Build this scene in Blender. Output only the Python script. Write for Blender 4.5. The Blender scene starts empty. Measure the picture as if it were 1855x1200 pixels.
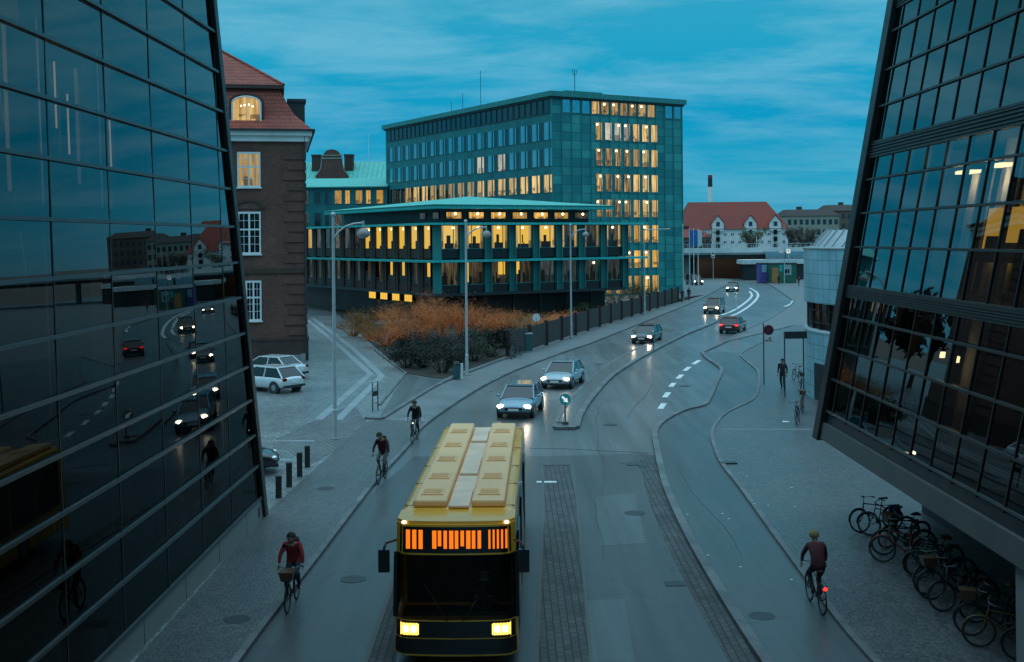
import bpy, math, random
from mathutils import Vector, Matrix
random.seed(7)
R = math.radians
scene = bpy.context.scene
COL = scene.collection

# ------------------------------------------------------------------ camera
F, H, ROLL, HOR = 2100.0, 8.7, .009, 432.0
cam_d = bpy.data.cameras.new('camera')
cam_d.sensor_width = 36.0
cam_d.lens = 36.0 * F / 1855.0
cam_d.shift_y = -(600.0 - HOR) / 1855.0
cam_d.clip_end = 6000
cam = bpy.data.objects.new('camera', cam_d)
COL.objects.link(cam)
cam.location = (0, 0, H)
cam.rotation_euler = (R(90), ROLL, 0)
scene.camera = cam

# ------------------------------------------------------------------ world: overcast blue hour
SUN_EL, SUN_ROT = R(1.5), R(250)
world = bpy.data.worlds.new('World')
scene.world = world
world.use_nodes = True
nt = world.node_tree
nt.nodes.clear()
def wn(t, **k):
    n = nt.nodes.new(t)
    for a, b in k.items(): setattr(n, a, b)
    return n
wl = nt.links.new
tc = wn('ShaderNodeTexCoord')
sep = wn('ShaderNodeSeparateXYZ'); wl(tc.outputs['Generated'], sep.inputs[0])
ramp = wn('ShaderNodeValToRGB'); wl(sep.outputs['Z'], ramp.inputs[0])
cr = ramp.color_ramp
cr.elements[0].position = 0.0; cr.elements[0].color = (.075, .350, .520, 1)
cr.elements[1].position = 1.0; cr.elements[1].color = (1.0, 1.62, 2.02, 1)
for p, c in ((.045, (.022, .340, .545)), (.10, (.001, .300, .535)), (.15, (.012, .335, .545)), (.22, (.035, .35, .53)), (.29, (.05, .29, .385)), (.40, (.12, .39, .49)), (.62, (.36, .76, 1.0))):
    e = cr.elements.new(p); e.color = (*c, 1)
# long thin stratus streaks: noise over the direction projected onto a ceiling
mz = wn('ShaderNodeMath', operation='MAXIMUM'); wl(sep.outputs['Z'], mz.inputs[0]); mz.inputs[1].default_value = .0
az = wn('ShaderNodeMath', operation='ADD'); wl(mz.outputs[0], az.inputs[0]); az.inputs[1].default_value = .16
dx = wn('ShaderNodeMath', operation='DIVIDE'); wl(sep.outputs['X'], dx.inputs[0]); wl(az.outputs[0], dx.inputs[1])
dy = wn('ShaderNodeMath', operation='DIVIDE'); wl(sep.outputs['Y'], dy.inputs[0]); wl(az.outputs[0], dy.inputs[1])
cb = wn('ShaderNodeCombineXYZ'); wl(dx.outputs[0], cb.inputs[0]); wl(dy.outputs[0], cb.inputs[1])
mp = wn('ShaderNodeMapping'); wl(cb.outputs[0], mp.inputs[0]); mp.inputs['Scale'].default_value = (1.0, 1.75, 1); mp.inputs['Rotation'].default_value = (0, 0, R(-7))
no = wn('ShaderNodeTexNoise'); wl(mp.outputs[0], no.inputs['Vector']); no.inputs['Scale'].default_value = 1.5; no.inputs['Detail'].default_value = 12; no.inputs['Roughness'].default_value = .62; no.inputs['Distortion'].default_value = .3
cr2 = wn('ShaderNodeValToRGB'); wl(no.outputs['Fac'], cr2.inputs[0])
cr2.color_ramp.elements[0].position = .42; cr2.color_ramp.elements[0].color = (0, 0, 0, 1)
cr2.color_ramp.elements[1].position = .64; cr2.color_ramp.elements[1].color = (1, 1, 1, 1)
fade = wn('ShaderNodeMapRange'); wl(sep.outputs['Z'], fade.inputs[0]); fade.inputs[1].default_value = .0; fade.inputs[2].default_value = .13; fade.inputs[3].default_value = .12; fade.inputs[4].default_value = .62
mf = wn('ShaderNodeMath', operation='MULTIPLY'); wl(cr2.outputs[0], mf.inputs[0]); wl(fade.outputs[0], mf.inputs[1])
cloud = wn('ShaderNodeMix', data_type='RGBA'); wl(mf.outputs[0], cloud.inputs['Factor']); wl(ramp.outputs[0], cloud.inputs['A'])
cloudc = wn('ShaderNodeMix', data_type='RGBA'); cloudc.inputs['Factor'].default_value = 1; 
cloudc.blend_type = 'ADD'; wl(ramp.outputs[0], cloudc.inputs['A']); cloudc.inputs['B'].default_value = (.17, .165, .125, 1)
wl(cloudc.outputs['Result'], cloud.inputs['B'])
sky = wn('ShaderNodeTexSky'); sky.sky_type = 'NISHITA'; sky.sun_disc = False; sky.sun_elevation = SUN_EL; sky.sun_rotation = SUN_ROT
bg1 = wn('ShaderNodeBackground'); wl(cloud.outputs['Result'], bg1.inputs[0]); bg1.inputs[1].default_value = 1.0
tint = wn('ShaderNodeMix', data_type='RGBA', blend_type='MULTIPLY'); tint.inputs['Factor'].default_value = 1; wl(sky.outputs[0], tint.inputs['A']); tint.inputs['B'].default_value = (.03, .30, .7, 1)
bg2 = wn('ShaderNodeBackground'); wl(tint.outputs['Result'], bg2.inputs[0]); bg2.inputs[1].default_value = .05
ads = wn('ShaderNodeAddShader'); wl(bg1.outputs[0], ads.inputs[0]); wl(bg2.outputs[0], ads.inputs[1])
wo = wn('ShaderNodeOutputWorld'); wl(ads.outputs[0], wo.inputs[0])

sun_d = bpy.data.lights.new('sun', 'SUN'); sun_d.energy = .12; sun_d.angle = R(25); sun_d.color = (1, .86, .74)
sun = bpy.data.objects.new('sun', sun_d); COL.objects.link(sun)
sun.rotation_euler = (R(72), 0, R(-60)); sun.location = (0, 0, 60)

vs = scene.view_settings
vs.view_transform = 'Standard'; vs.look = 'None'; vs.exposure = 0.0; vs.gamma = 1.0
scene.cycles.max_bounces = 8
scene.cycles.transparent_max_bounces = 12
scene.cycles.sample_clamp_indirect = 4
scene.cycles.use_denoising = True
scene.cycles.caustics_reflective = False
scene.cycles.caustics_refractive = False

# ------------------------------------------------------------------ survey helpers (photo bearing -> ground position)
_ca, _sa = math.cos(ROLL), math.sin(ROLL)
def _uv(px, py):
    a, b = px - 927.5, py - HOR
    return a * _ca - b * _sa, a * _sa + b * _ca
def G(px, py, z=0.0):
    u, v = _uv(px, py); y = F * (H - z) / v
    return (u / F * y, y)
def AT(px, py, y):
    u, v = _uv(px, py)
    return (u / F * y, y, H - v / F * y)

# ------------------------------------------------------------------ materials
M = {}
def nodes(name):
    m = bpy.data.materials.new(name); m.use_nodes = True
    n = m.node_tree; n.nodes.clear()
    out = n.nodes.new('ShaderNodeOutputMaterial')
    return m, n, out
def nn(n, t, ins=None, **k):
    x = n.nodes.new(t)
    for a, b in k.items(): setattr(x, a, b)
    for a, b in (ins or {}).items(): x.inputs[a].default_value = b
    return x
def pm(name, col, rough=.6, metal=0.0, var=.18, scale=2.0, bump=0.0, bscale=30.0, spec=.5, detail=5, emis=None, es=0, coat=0, stretch=None):
    m, n, out = nodes(name)
    b = nn(n, 'ShaderNodeBsdfPrincipled', {'Roughness': rough, 'Metallic': metal, 'Specular IOR Level': spec, 'Coat Weight': coat})
    n.links.new(b.outputs[0], out.inputs[0])
    t = nn(n, 'ShaderNodeTexCoord'); src = t.outputs['Object']
    if stretch:
        mpn = nn(n, 'ShaderNodeMapping', {'Scale': stretch}); n.links.new(src, mpn.inputs[0]); src = mpn.outputs[0]
    z = nn(n, 'ShaderNodeTexNoise', {'Scale': scale, 'Detail': detail, 'Roughness': .6}); n.links.new(src, z.inputs['Vector'])
    r = nn(n, 'ShaderNodeMapRange', {1: .25, 2: .75, 3: 1 - var, 4: 1 + var}); n.links.new(z.outputs['Fac'], r.inputs[0])
    mx = nn(n, 'ShaderNodeVectorMath', operation='SCALE'); mx.inputs[0].default_value = col[:3]; n.links.new(r.outputs[0], mx.inputs['Scale'])
    n.links.new(mx.outputs[0], b.inputs['Base Color'])
    rr = nn(n, 'ShaderNodeMapRange', {1: .3, 2: .7, 3: max(.02, rough - .08), 4: min(1, rough + .08)}); n.links.new(z.outputs['Fac'], rr.inputs[0]); n.links.new(rr.outputs[0], b.inputs['Roughness'])
    if bump:
        z2 = nn(n, 'ShaderNodeTexNoise', {'Scale': bscale, 'Detail': 3}); n.links.new(src, z2.inputs['Vector'])
        bp = nn(n, 'ShaderNodeBump', {'Strength': bump, 'Distance': .02}); n.links.new(z2.outputs['Fac'], bp.inputs['Height']); n.links.new(bp.outputs[0], b.inputs['Normal'])
    if emis:
        b.inputs['Emission Color'].default_value = (*emis, 1); b.inputs['Emission Strength'].default_value = es
    M[name] = m
    return m
def emit(name, col, s):
    m, n, out = nodes(name)
    e = nn(n, 'ShaderNodeEmission', {'Color': (*col, 1), 'Strength': s}); n.links.new(e.outputs[0], out.inputs[0])
    M[name] = m
def glass(name, tint=(.35, .37, .36), ior=1.8, rough=.004):
    m, n, out = nodes(name)
    fr = nn(n, 'ShaderNodeFresnel', {'IOR': ior})
    tr = nn(n, 'ShaderNodeBsdfTransparent', {'Color': (*tint, 1)})
    gl = nn(n, 'ShaderNodeBsdfGlossy', {'Color': (.93, .95, .95, 1), 'Roughness': rough})
    # light mirrored off the wet ground arrives polarised and upright glass near Brewster's angle mirrors it only weakly
    ge = nn(n, 'ShaderNodeNewGeometry')
    ng = nn(n, 'ShaderNodeVectorMath', operation='SCALE'); ng.inputs['Scale'].default_value = -1; n.links.new(ge.outputs['Incoming'], ng.inputs[0])
    rf_ = nn(n, 'ShaderNodeVectorMath', operation='REFLECT'); n.links.new(ng.outputs[0], rf_.inputs[0]); n.links.new(ge.outputs['Normal'], rf_.inputs[1])
    sz = nn(n, 'ShaderNodeSeparateXYZ'); n.links.new(rf_.outputs[0], sz.inputs[0])
    pz = nn(n, 'ShaderNodeMapRange', {1: -.12, 2: .02, 3: .30, 4: 1.0}); n.links.new(sz.outputs[2], pz.inputs[0])
    fm = nn(n, 'ShaderNodeMath', operation='MULTIPLY'); n.links.new(fr.outputs[0], fm.inputs[0]); n.links.new(pz.outputs[0], fm.inputs[1])
    mx = nn(n, 'ShaderNodeMixShader'); n.links.new(fm.outputs[0], mx.inputs[0]); n.links.new(tr.outputs[0], mx.inputs[1]); n.links.new(gl.outputs[0], mx.inputs[2])
    n.links.new(mx.outputs[0], out.inputs[0])
    M[name] = m
def bricky(name, c1, c2, mortar, sc, bw, bh, ms=.012, rough=.8, wall=True, bump=.25, varn=.25, vscale=.35, offset=.5, spec=.4, bias=0.0, metal=0.0, scrot=0, ringr=0):
    """brick-texture surface; wall: vector = (x+y, z) of the local frame, else (x, y)"""
    m, n, out = nodes(name)
    b = nn(n, 'ShaderNodeBsdfPrincipled', {'Roughness': rough, 'Specular IOR Level': spec, 'Metallic': metal}); n.links.new(b.outputs[0], out.inputs[0])
    t = nn(n, 'ShaderNodeTexCoord'); src = t.outputs['Object']
    if wall:
        s = nn(n, 'ShaderNodeSeparateXYZ'); n.links.new(src, s.inputs[0])
        a = nn(n, 'ShaderNodeMath', operation='ARCTAN2' if ringr else 'ADD'); n.links.new(s.outputs[0], a.inputs[0]); n.links.new(s.outputs[1], a.inputs[1])
        if ringr:
            a_ = a; a = nn(n, 'ShaderNodeMath', {1: ringr}, operation='MULTIPLY'); n.links.new(a_.outputs[0], a.inputs[0])
        c = nn(n, 'ShaderNodeCombineXYZ'); n.links.new(a.outputs[0], c.inputs[0]); n.links.new(s.outputs[2], c.inputs[1]); vec = c.outputs[0]
    else:
        mpn = nn(n, 'ShaderNodeMapping', {'Rotation': (0, 0, scrot)}); n.links.new(src, mpn.inputs[0]); vec = mpn.outputs[0]
    br = nn(n, 'ShaderNodeTexBrick', {'Color1': (*c1, 1), 'Color2': (*c2, 1), 'Mortar': (*mortar, 1), 'Scale': sc, 'Brick Width': bw, 'Row Height': bh, 'Mortar Size': ms, 'Mortar Smooth': .2, 'Bias': bias}, offset=offset)
    n.links.new(vec, br.inputs['Vector'])
    z = nn(n, 'ShaderNodeTexNoise', {'Scale': vscale, 'Detail': 6, 'Roughness': .65}); n.links.new(src, z.inputs['Vector'])
    r = nn(n, 'ShaderNodeMapRange', {1: .25, 2: .75, 3: 1 - varn, 4: 1 + varn}); n.links.new(z.outputs['Fac'], r.inputs[0])
    mx = nn(n, 'ShaderNodeVectorMath', operation='SCALE'); n.links.new(br.outputs['Color'], mx.inputs[0]); n.links.new(r.outputs[0], mx.inputs['Scale'])
    n.links.new(mx.outputs[0], b.inputs['Base Color'])
    if bump:
        bp = nn(n, 'ShaderNodeBump', {'Strength': bump, 'Distance': .02}, invert=True); n.links.new(br.outputs['Fac'], bp.inputs['Height']); n.links.new(bp.outputs[0], b.inputs['Normal'])
    M[name] = m
def cobble(name, c1, c2, sc, rough=.55, bump=.6):
    m, n, out = nodes(name)
    b = nn(n, 'ShaderNodeBsdfPrincipled', {'Roughness': rough, 'Specular IOR Level': .7, 'Coat Weight': .4, 'Coat Roughness': .3}); n.links.new(b.outputs[0], out.inputs[0])
    t = nn(n, 'ShaderNodeTexCoord')
    # segmental-arc setts: bend the rows with a sine
    w = nn(n, 'ShaderNodeVectorMath', operation='MULTIPLY'); n.links.new(t.outputs['Object'], w.inputs[0]); w.inputs[1].default_value = (1, 1, 0)
    v = nn(n, 'ShaderNodeTexVoronoi', {'Scale': sc, 'Randomness': .55}); n.links.new(w.outputs[0], v.inputs['Vector'])
    ve = nn(n, 'ShaderNodeTexVoronoi', {'Scale': sc, 'Randomness': .55}, feature='DISTANCE_TO_EDGE'); n.links.new(w.outputs[0], ve.inputs['Vector'])
    s = nn(n, 'ShaderNodeSeparateColor'); n.links.new(v.outputs['Color'], s.inputs[0])
    mc = nn(n, 'ShaderNodeMix', {'A': (*c1, 1), 'B': (*c2, 1)}, data_type='RGBA'); n.links.new(s.outputs[0], mc.inputs['Factor'])
    z = nn(n, 'ShaderNodeTexNoise', {'Scale': .22, 'Detail': 7, 'Roughness': .65}); n.links.new(t.outputs['Object'], z.inputs['Vector'])
    r = nn(n, 'ShaderNodeMapRange', {1: .3, 2: .7, 3: .68, 4: 1.3}); n.links.new(z.outputs['Fac'], r.inputs[0])
    e = nn(n, 'ShaderNodeMapRange', {1: 0.0, 2: .12, 3: .35, 4: 1.0}); n.links.new(ve.outputs['Distance'], e.inputs[0])
    mu = nn(n, 'ShaderNodeMath', operation='MULTIPLY'); n.links.new(r.outputs[0], mu.inputs[0]); n.links.new(e.outputs[0], mu.inputs[1])
    mx = nn(n, 'ShaderNodeVectorMath', operation='SCALE'); n.links.new(mc.outputs['Result'], mx.inputs[0]); n.links.new(mu.outputs[0], mx.inputs['Scale'])
    n.links.new(mx.outputs[0], b.inputs['Base Color'])
    rr = nn(n, 'ShaderNodeMapRange', {1: .3, 2: .7, 3: rough - .15, 4: rough + .15}); n.links.new(z.outputs['Fac'], rr.inputs[0]); n.links.new(rr.outputs[0], b.inputs['Roughness'])
    bp = nn(n, 'ShaderNodeBump', {'Strength': bump, 'Distance': .03}); n.links.new(e.outputs[0], bp.inputs['Height']); n.links.new(bp.outputs[0], b.inputs['Normal'])
    M[name] = m
def asphalt(name, col, rough=.34, patch=.35, spec=.85, wet=.9):
    m, n, out = nodes(name)
    b = nn(n, 'ShaderNodeBsdfPrincipled', {'Roughness': rough, 'Specular IOR Level': spec, 'Coat Weight': wet, 'Coat Roughness': .24, 'Coat IOR': 1.65}); n.links.new(b.outputs[0], out.inputs[0])
    t = nn(n, 'ShaderNodeTexCoord')
    big = nn(n, 'ShaderNodeTexNoise', {'Scale': .10, 'Detail': 6, 'Roughness': .6, 'Distortion': .4}); n.links.new(t.outputs['Object'], big.inputs['Vector'])
    mp_ = nn(n, 'ShaderNodeMapping', {'Scale': (1.3, .05, 1)}); n.links.new(t.outputs['Object'], mp_.inputs[0])
    st = nn(n, 'ShaderNodeTexNoise', {'Scale': 1.2, 'Detail': 5, 'Roughness': .55}); n.links.new(mp_.outputs[0], st.inputs['Vector'])
    fine = nn(n, 'ShaderNodeTexNoise', {'Scale': 42, 'Detail': 3}); n.links.new(t.outputs['Object'], fine.inputs['Vector'])
    ck = nn(n, 'ShaderNodeTexVoronoi', {'Scale': .35, 'Randomness': 1}, feature='DISTANCE_TO_EDGE'); 
    dn = nn(n, 'ShaderNodeTexNoise', {'Scale': 1.3, 'Detail': 5}); n.links.new(t.outputs['Object'], dn.inputs['Vector'])
    dm = nn(n, 'ShaderNodeMix', {'Factor': .35}, data_type='RGBA'); n.links.new(t.outputs['Object'], dm.inputs['A']); n.links.new(dn.outputs['Color'], dm.inputs['B'])
    n.links.new(dm.outputs['Result'], ck.inputs['Vector'])
    r1 = nn(n, 'ShaderNodeMapRange', {1: .3, 2: .7, 3: 1 - patch, 4: 1 + patch}); n.links.new(big.outputs['Fac'], r1.inputs[0])
    r2 = nn(n, 'ShaderNodeMapRange', {1: .3, 2: .7, 3: .68, 4: 1.3}); n.links.new(st.outputs['Fac'], r2.inputs[0])
    r3 = nn(n, 'ShaderNodeMapRange', {1: .2, 2: .8, 3: .7, 4: 1.3}); n.links.new(fine.outputs['Fac'], r3.inputs[0])
    r4 = nn(n, 'ShaderNodeMapRange', {1: 0., 2: .006, 3: .62, 4: 1.0}); n.links.new(ck.outputs['Distance'], r4.inputs[0])
    cur = r1.outputs[0]
    for q in (r2, r3, r4):
        mu = nn(n, 'ShaderNodeMath', operation='MULTIPLY'); n.links.new(cur, mu.inputs[0]); n.links.new(q.outputs[0], mu.inputs[1]); cur = mu.outputs[0]
    mx = nn(n, 'ShaderNodeVectorMath', operation='SCALE'); mx.inputs[0].default_value = col; n.links.new(cur, mx.inputs['Scale'])
    n.links.new(mx.outputs[0], b.inputs['Base Color'])
    rr = nn(n, 'ShaderNodeMapRange', {1: .3, 2: .7, 3: rough - .13, 4: rough + .16}); n.links.new(big.outputs['Fac'], rr.inputs[0]); n.links.new(rr.outputs[0], b.inputs['Roughness'])
    bp = nn(n, 'ShaderNodeBump', {'Strength': .35, 'Distance': .01}); n.links.new(fine.outputs['Fac'], bp.inputs['Height']); n.links.new(bp.outputs[0], b.inputs['Normal'])
    M[name] = m
def litroom(name, top, low, s, dark=.5, seed=0.0):
    """a lit window seen from afar: curtains, wall and furniture of differing brightness, under a glass skin"""
    m, n, out = nodes(name)
    t = nn(n, 'ShaderNodeTexCoord'); oi = nn(n, 'ShaderNodeObjectInfo')
    sp = nn(n, 'ShaderNodeSeparateXYZ'); n.links.new(t.outputs['Generated'], sp.inputs[0])
    off = nn(n, 'ShaderNodeMath', {1: 37.0}, operation='MULTIPLY'); n.links.new(oi.outputs['Random'], off.inputs[0])
    cv = nn(n, 'ShaderNodeCombineXYZ'); n.links.new(off.outputs[0], cv.inputs[0])
    av = nn(n, 'ShaderNodeVectorMath', operation='ADD'); n.links.new(t.outputs['Object'], av.inputs[0]); n.links.new(cv.outputs[0], av.inputs[1])
    mp_ = nn(n, 'ShaderNodeMapping', {'Scale': (2.6, 2.6, .35)}); n.links.new(av.outputs[0], mp_.inputs[0])
    z = nn(n, 'ShaderNodeTexNoise', {'Scale': 1.4, 'Detail': 3}); n.links.new(mp_.outputs[0], z.inputs['Vector'])
    z2 = nn(n, 'ShaderNodeTexVoronoi', {'Scale': 1.5}, distance='CHEBYCHEV'); n.links.new(av.outputs[0], z2.inputs['Vector'])
    sc = nn(n, 'ShaderNodeSeparateColor'); n.links.new(z2.outputs['Color'], sc.inputs[0])
    curt = nn(n, 'ShaderNodeMapRange', {1: .35, 2: .65, 3: 1 - dark, 4: 1.1}); n.links.new(z.outputs['Fac'], curt.inputs[0])
    furn = nn(n, 'ShaderNodeMath', {1: .55}, operation='GREATER_THAN'); n.links.new(sc.outputs[0], furn.inputs[0])
    lowm = nn(n, 'ShaderNodeMapRange', {1: .30, 2: .36, 3: 1.0, 4: 0.0}); n.links.new(sp.outputs['Z'], lowm.inputs[0])
    fm = nn(n, 'ShaderNodeMath', operation='MULTIPLY'); n.links.new(furn.outputs[0], fm.inputs[0]); n.links.new(lowm.outputs[0], fm.inputs[1])
    fk = nn(n, 'ShaderNodeMapRange', {1: 0, 2: 1, 3: 1, 4: .35}); n.links.new(fm.outputs[0], fk.inputs[0])
    per = nn(n, 'ShaderNodeMapRange', {1: 0, 2: 1, 3: .42, 4: 1.2}); n.links.new(oi.outputs['Random'], per.inputs[0])
    m1 = nn(n, 'ShaderNodeMath', operation='MULTIPLY'); n.links.new(curt.outputs[0], m1.inputs[0]); n.links.new(fk.outputs[0], m1.inputs[1])
    m2 = nn(n, 'ShaderNodeMath', operation='MULTIPLY'); n.links.new(m1.outputs[0], m2.inputs[0]); n.links.new(per.outputs[0], m2.inputs[1])
    ms = nn(n, 'ShaderNodeMath', {1: s}, operation='MULTIPLY'); n.links.new(m2.outputs[0], ms.inputs[0])
    cm = nn(n, 'ShaderNodeMix', {'A': (*low, 1), 'B': (*top, 1)}, data_type='RGBA'); n.links.new(z.outputs['Fac'], cm.inputs['Factor'])
    b = nn(n, 'ShaderNodeBsdfPrincipled', {'Base Color': (.02, .02, .02, 1), 'Roughness': .06}); n.links.new(cm.outputs['Result'], b.inputs['Emission Color']); n.links.new(ms.outputs[0], b.inputs['Emission Strength'])
    n.links.new(b.outputs[0], out.inputs[0]); M[name] = m

asphalt('asphalt', (.098, .112, .118), rough=.5, spec=.5, wet=.32)
asphalt('shaded_asphalt', (.058, .064, .068), rough=.5, spec=.5, wet=.22)  # road asphalt darkened for the shade between the two glass buildings
asphalt('path_asphalt', (.068, .080, .084), rough=.5, patch=.25, spec=.5, wet=.22)
asphalt('island_asphalt', (.10, .10, .10), rough=.6, patch=.2)
cobble('cobble', (.13, .155, .16), (.23, .25, .25), 5.0)
cobble('small_sett', (.055, .058, .062), (.105, .105, .105), 8.0)
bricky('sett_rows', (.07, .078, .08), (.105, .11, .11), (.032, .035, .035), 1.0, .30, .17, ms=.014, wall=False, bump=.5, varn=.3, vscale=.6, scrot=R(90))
bricky('crossing_sett', (.12, .14, .145), (.17, .19, .19), (.08, .085, .085), 1.0, .24, .26, ms=.022, wall=False, bump=.5, varn=.25, vscale=.4)
bricky('granite', (.115, .125, .13), (.165, .175, .18), (.05, .055, .06), 1.0, 1.1, 20.0, ms=.018, rough=.55, varn=.3, vscale=1.1, bump=.3, offset=0.0)
asphalt('patch_asphalt', (.082, .094, .099), rough=.5, patch=.25, spec=.5, wet=.3)
pm('stripe_stone', (.25, .29, .305), .6, var=.25, scale=.8, bump=.2)
pm('paint_white', (.72, .73, .72), .6, var=.3, scale=3)
pm('flagstone', (.15, .16, .165), .55, var=.25, scale=.5, bump=.3)
pm('soil', (.035, .03, .022), .95, var=.4, scale=2, bump=.6)
bricky('brick', (.21, .072, .050), (.13, .046, .036), (.11, .09, .08), 1.0, .24, .075, ms=.011, varn=.35, vscale=.5)
bricky('quoin_brick', (.17, .058, .042), (.11, .04, .03), (.14, .11, .10), 1.0, .24, .075, ms=.011, varn=.35)
pm('brick_dark', (.075, .045, .038), .85, var=.3, scale=1.5, bump=.4)
bricky('roof_tile', (.44, .075, .045), (.32, .058, .036), (.11, .04, .03), 1.0, .26, .30, ms=.03, varn=.3, vscale=.5, bump=.8, offset=0.0, rough=.7)
pm('far_tile', (.25, .045, .030), .8, var=.25, scale=.15)
pm('white_stucco', (.84, .84, .82), .7, var=.12, scale=1.0)
pm('frame_white', (.78, .80, .80), .5, var=.08)
bricky('copper_panel', (.010, .20, .22), (.05, .35, .33), (.008, .075, .085), 1.0, 1.70, 1.26, ms=.035, rough=.5, varn=.3, vscale=.25, bump=.3, offset=0.0, bias=-.15)
bricky('copper_wall', (.010, .145, .165), (.015, .19, .20), (.008, .07, .08), 1.0, .85, 3.77, ms=.03, rough=.5, varn=.25, vscale=.3, bump=.3, offset=0.0)
pm('copper_roof', (.08, .46, .39), .55, var=.2, scale=.35, stretch=(4, 4, .6))
bricky('copper_fascia', (.03, .48, .46), (.04, .54, .50), (.02, .28, .27), 1.0, .55, 3.0, ms=.03, rough=.5, varn=.15, bump=.4, offset=0.0)
pm('copper_dark', (.012, .12, .125), .5, var=.25, scale=1.5, stretch=(1, 1, .3))
pm('verdigris', (.025, .23, .225), .5, var=.25, scale=1.5, stretch=(1, 1, .3))
pm('dark_cladding', (.020, .026, .030), .5, var=.25, scale=1.5)
pm('brown_cladding', (.060, .033, .025), .6, var=.3, scale=.8)
pm('dark_bronze', (.030, .028, .027), .42, metal=.3, var=.2)
pm('bronze_rib', (.045, .041, .038), .45, metal=.3, var=.2)
pm('transom_metal', (.10, .11, .115), .38, metal=.7, var=.15)
pm('plinth_stone', (.22, .225, .22), .35, var=.15, scale=.7)
pm('concrete', (.27, .28, .28), .7, var=.2, scale=.8, bump=.2)
pm('concrete_pale', (.66, .68, .68), .7, var=.2, scale=.5, bump=.2)
pm('interior_dark', (.030, .026, .024), .9, var=.3, scale=.6)
pm('interior_wood', (.36, .21, .15), .8, var=.4, scale=.35)
pm('interior_brown', (.10, .040, .022), .85, var=.4, scale=.35)
pm('interior_pale', (.50, .49, .46), .8, var=.1)
pm('curtain', (.55, .54, .50), .9, var=.15, scale=6, stretch=(5, 5, .2))
bricky('zinc_panel', (.30, .58, .68), (.37, .64, .72), (.16, .32, .38), 1.0, .62, .74, ms=.022, rough=.42, varn=.2, vscale=.5, bump=.4, metal=.35, ringr=8.6, offset=0.0)
pm('zinc_roof', (.38, .43, .45), .4, metal=.35, var=.15, scale=1)
pm('lamp_grey', (.50, .54, .55), .45, metal=.2, var=.12, scale=3)
pm('lamp_dome', (.30, .27, .26), .45, metal=.2, var=.1)
pm('opal', (.55, .52, .50), .3, var=.05)
pm('steel_dark', (.05, .055, .06), .5, metal=.4, var=.2)
pm('black_rubber', (.016, .016, .017), .75, var=.2)
pm('black_plastic', (.022, .023, .025), .45, var=.15)
pm('chrome', (.6, .62, .63), .2, metal=1, var=.05)
pm('alloy', (.35, .36, .37), .35, metal=.8, var=.1)
pm('bike_rim', (.10, .105, .11), .4, metal=.6, var=.1)
pm('band_stone', (.10, .10, .095), .6, var=.2, scale=.8)
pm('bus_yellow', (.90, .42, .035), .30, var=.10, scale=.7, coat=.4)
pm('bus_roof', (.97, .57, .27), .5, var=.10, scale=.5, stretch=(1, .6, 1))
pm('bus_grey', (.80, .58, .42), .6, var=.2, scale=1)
pm('bus_black', (.012, .012, .013), .2, var=.1)
pm('car_glass', (.012, .016, .019), .06, var=.05, spec=.7)
pm('window_dark', (.010, .014, .017), .05, var=.2, spec=.9)
pm('window_sky', (.42, .50, .54), .04, metal=1.0, var=.1)
for nme, c in (('car_white', (.70, .74, .76)), ('car_silver', (.36, .42, .46)), ('car_blue', (.20, .32, .40)), ('car_dark', (.020, .022, .026)), ('car_amber', (.19, .10, .035)), ('car_red', (.12, .018, .018)), ('car_grey', (.11, .12, .13))):
    pm(nme, c, .25, metal=.15, var=.05, coat=.8)
emit('headlight', (1.0, .86, .60), 16.0)
emit('bus_headlight', (1.0, .70, .24), 9.0)
emit('bus_lens', (1.0, .62, .10), 2.2)
emit('marker', (1.0, .93, .66), 2.5)
emit('led_amber', (1.0, .20, .012), 1.15)
emit('tail', (1.0, .02, .02), 3.5)
emit('tail_dim', (.35, .012, .012), .15)
emit('room_lamp', (1.0, .80, .45), 5.0)
emit('strip_lamp', (1.0, .72, .38), 1.6)
emit('strip_dim', (1.0, .74, .42), .6)
emit('sign_lit', (.85, .95, .95), .8)
litroom('lit_yellow', (1.0, .60, .13), (1.0, .46, .07), .92, .40)
litroom('lit_cream', (1.0, .70, .28), (1.0, .56, .15), .85, .45)
litroom('lit_office', (1.0, .66, .22), (.75, .36, .10), .75, .85)
litroom('lit_white', (.95, .85, .66), (.6, .5, .4), .75, .3)
litroom('lit_dim', (.55, .35, .14), (.18, .11, .06), .35, .9)
litroom('lit_grey', (.45, .50, .48), (.12, .13, .13), .22, .8)
emit('room_glow', (1.0, .58, .08), 1.0)
emit('room_glow_pale', (1.0, .62, .15), 1.0)
emit('room_dim', (.55, .33, .12), .16)
glass('facade_glass', (.30, .29, .28), 1.70)
glass('grid_glass', (.30, .30, .28), 2.0)
glass('clear_glass', (.82, .84, .82), 1.45)
pm('leaf_green', (.045, .065, .022), .7, var=.5, scale=1.2)
pm('leaf_dark', (.007, .011, .006), .75, var=.4, scale=1)
pm('leaf_olive', (.075, .075, .022), .7, var=.4, scale=1)
pm('twig_russet_glow', (.85, .25, .075), .8, var=.45, scale=.8)  # russet twigs, with the reddish glow mirrored over them put into the colour
pm('twig_brown', (.46, .20, .07), .85, var=.4, scale=.8)
pm('far_twig', (.075, .055, .04), .85, var=.35, scale=.5)
pm('bark', (.055, .042, .032), .9, var=.3, scale=4)
pm('fence_wood', (.065, .055, .050), .8, var=.35, scale=1.5, stretch=(8, 8, .4))
pm('fence_post', (.040, .020, .016), .8, var=.3)
pm('skin', (.42, .25, .18), .55, var=.06)
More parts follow.
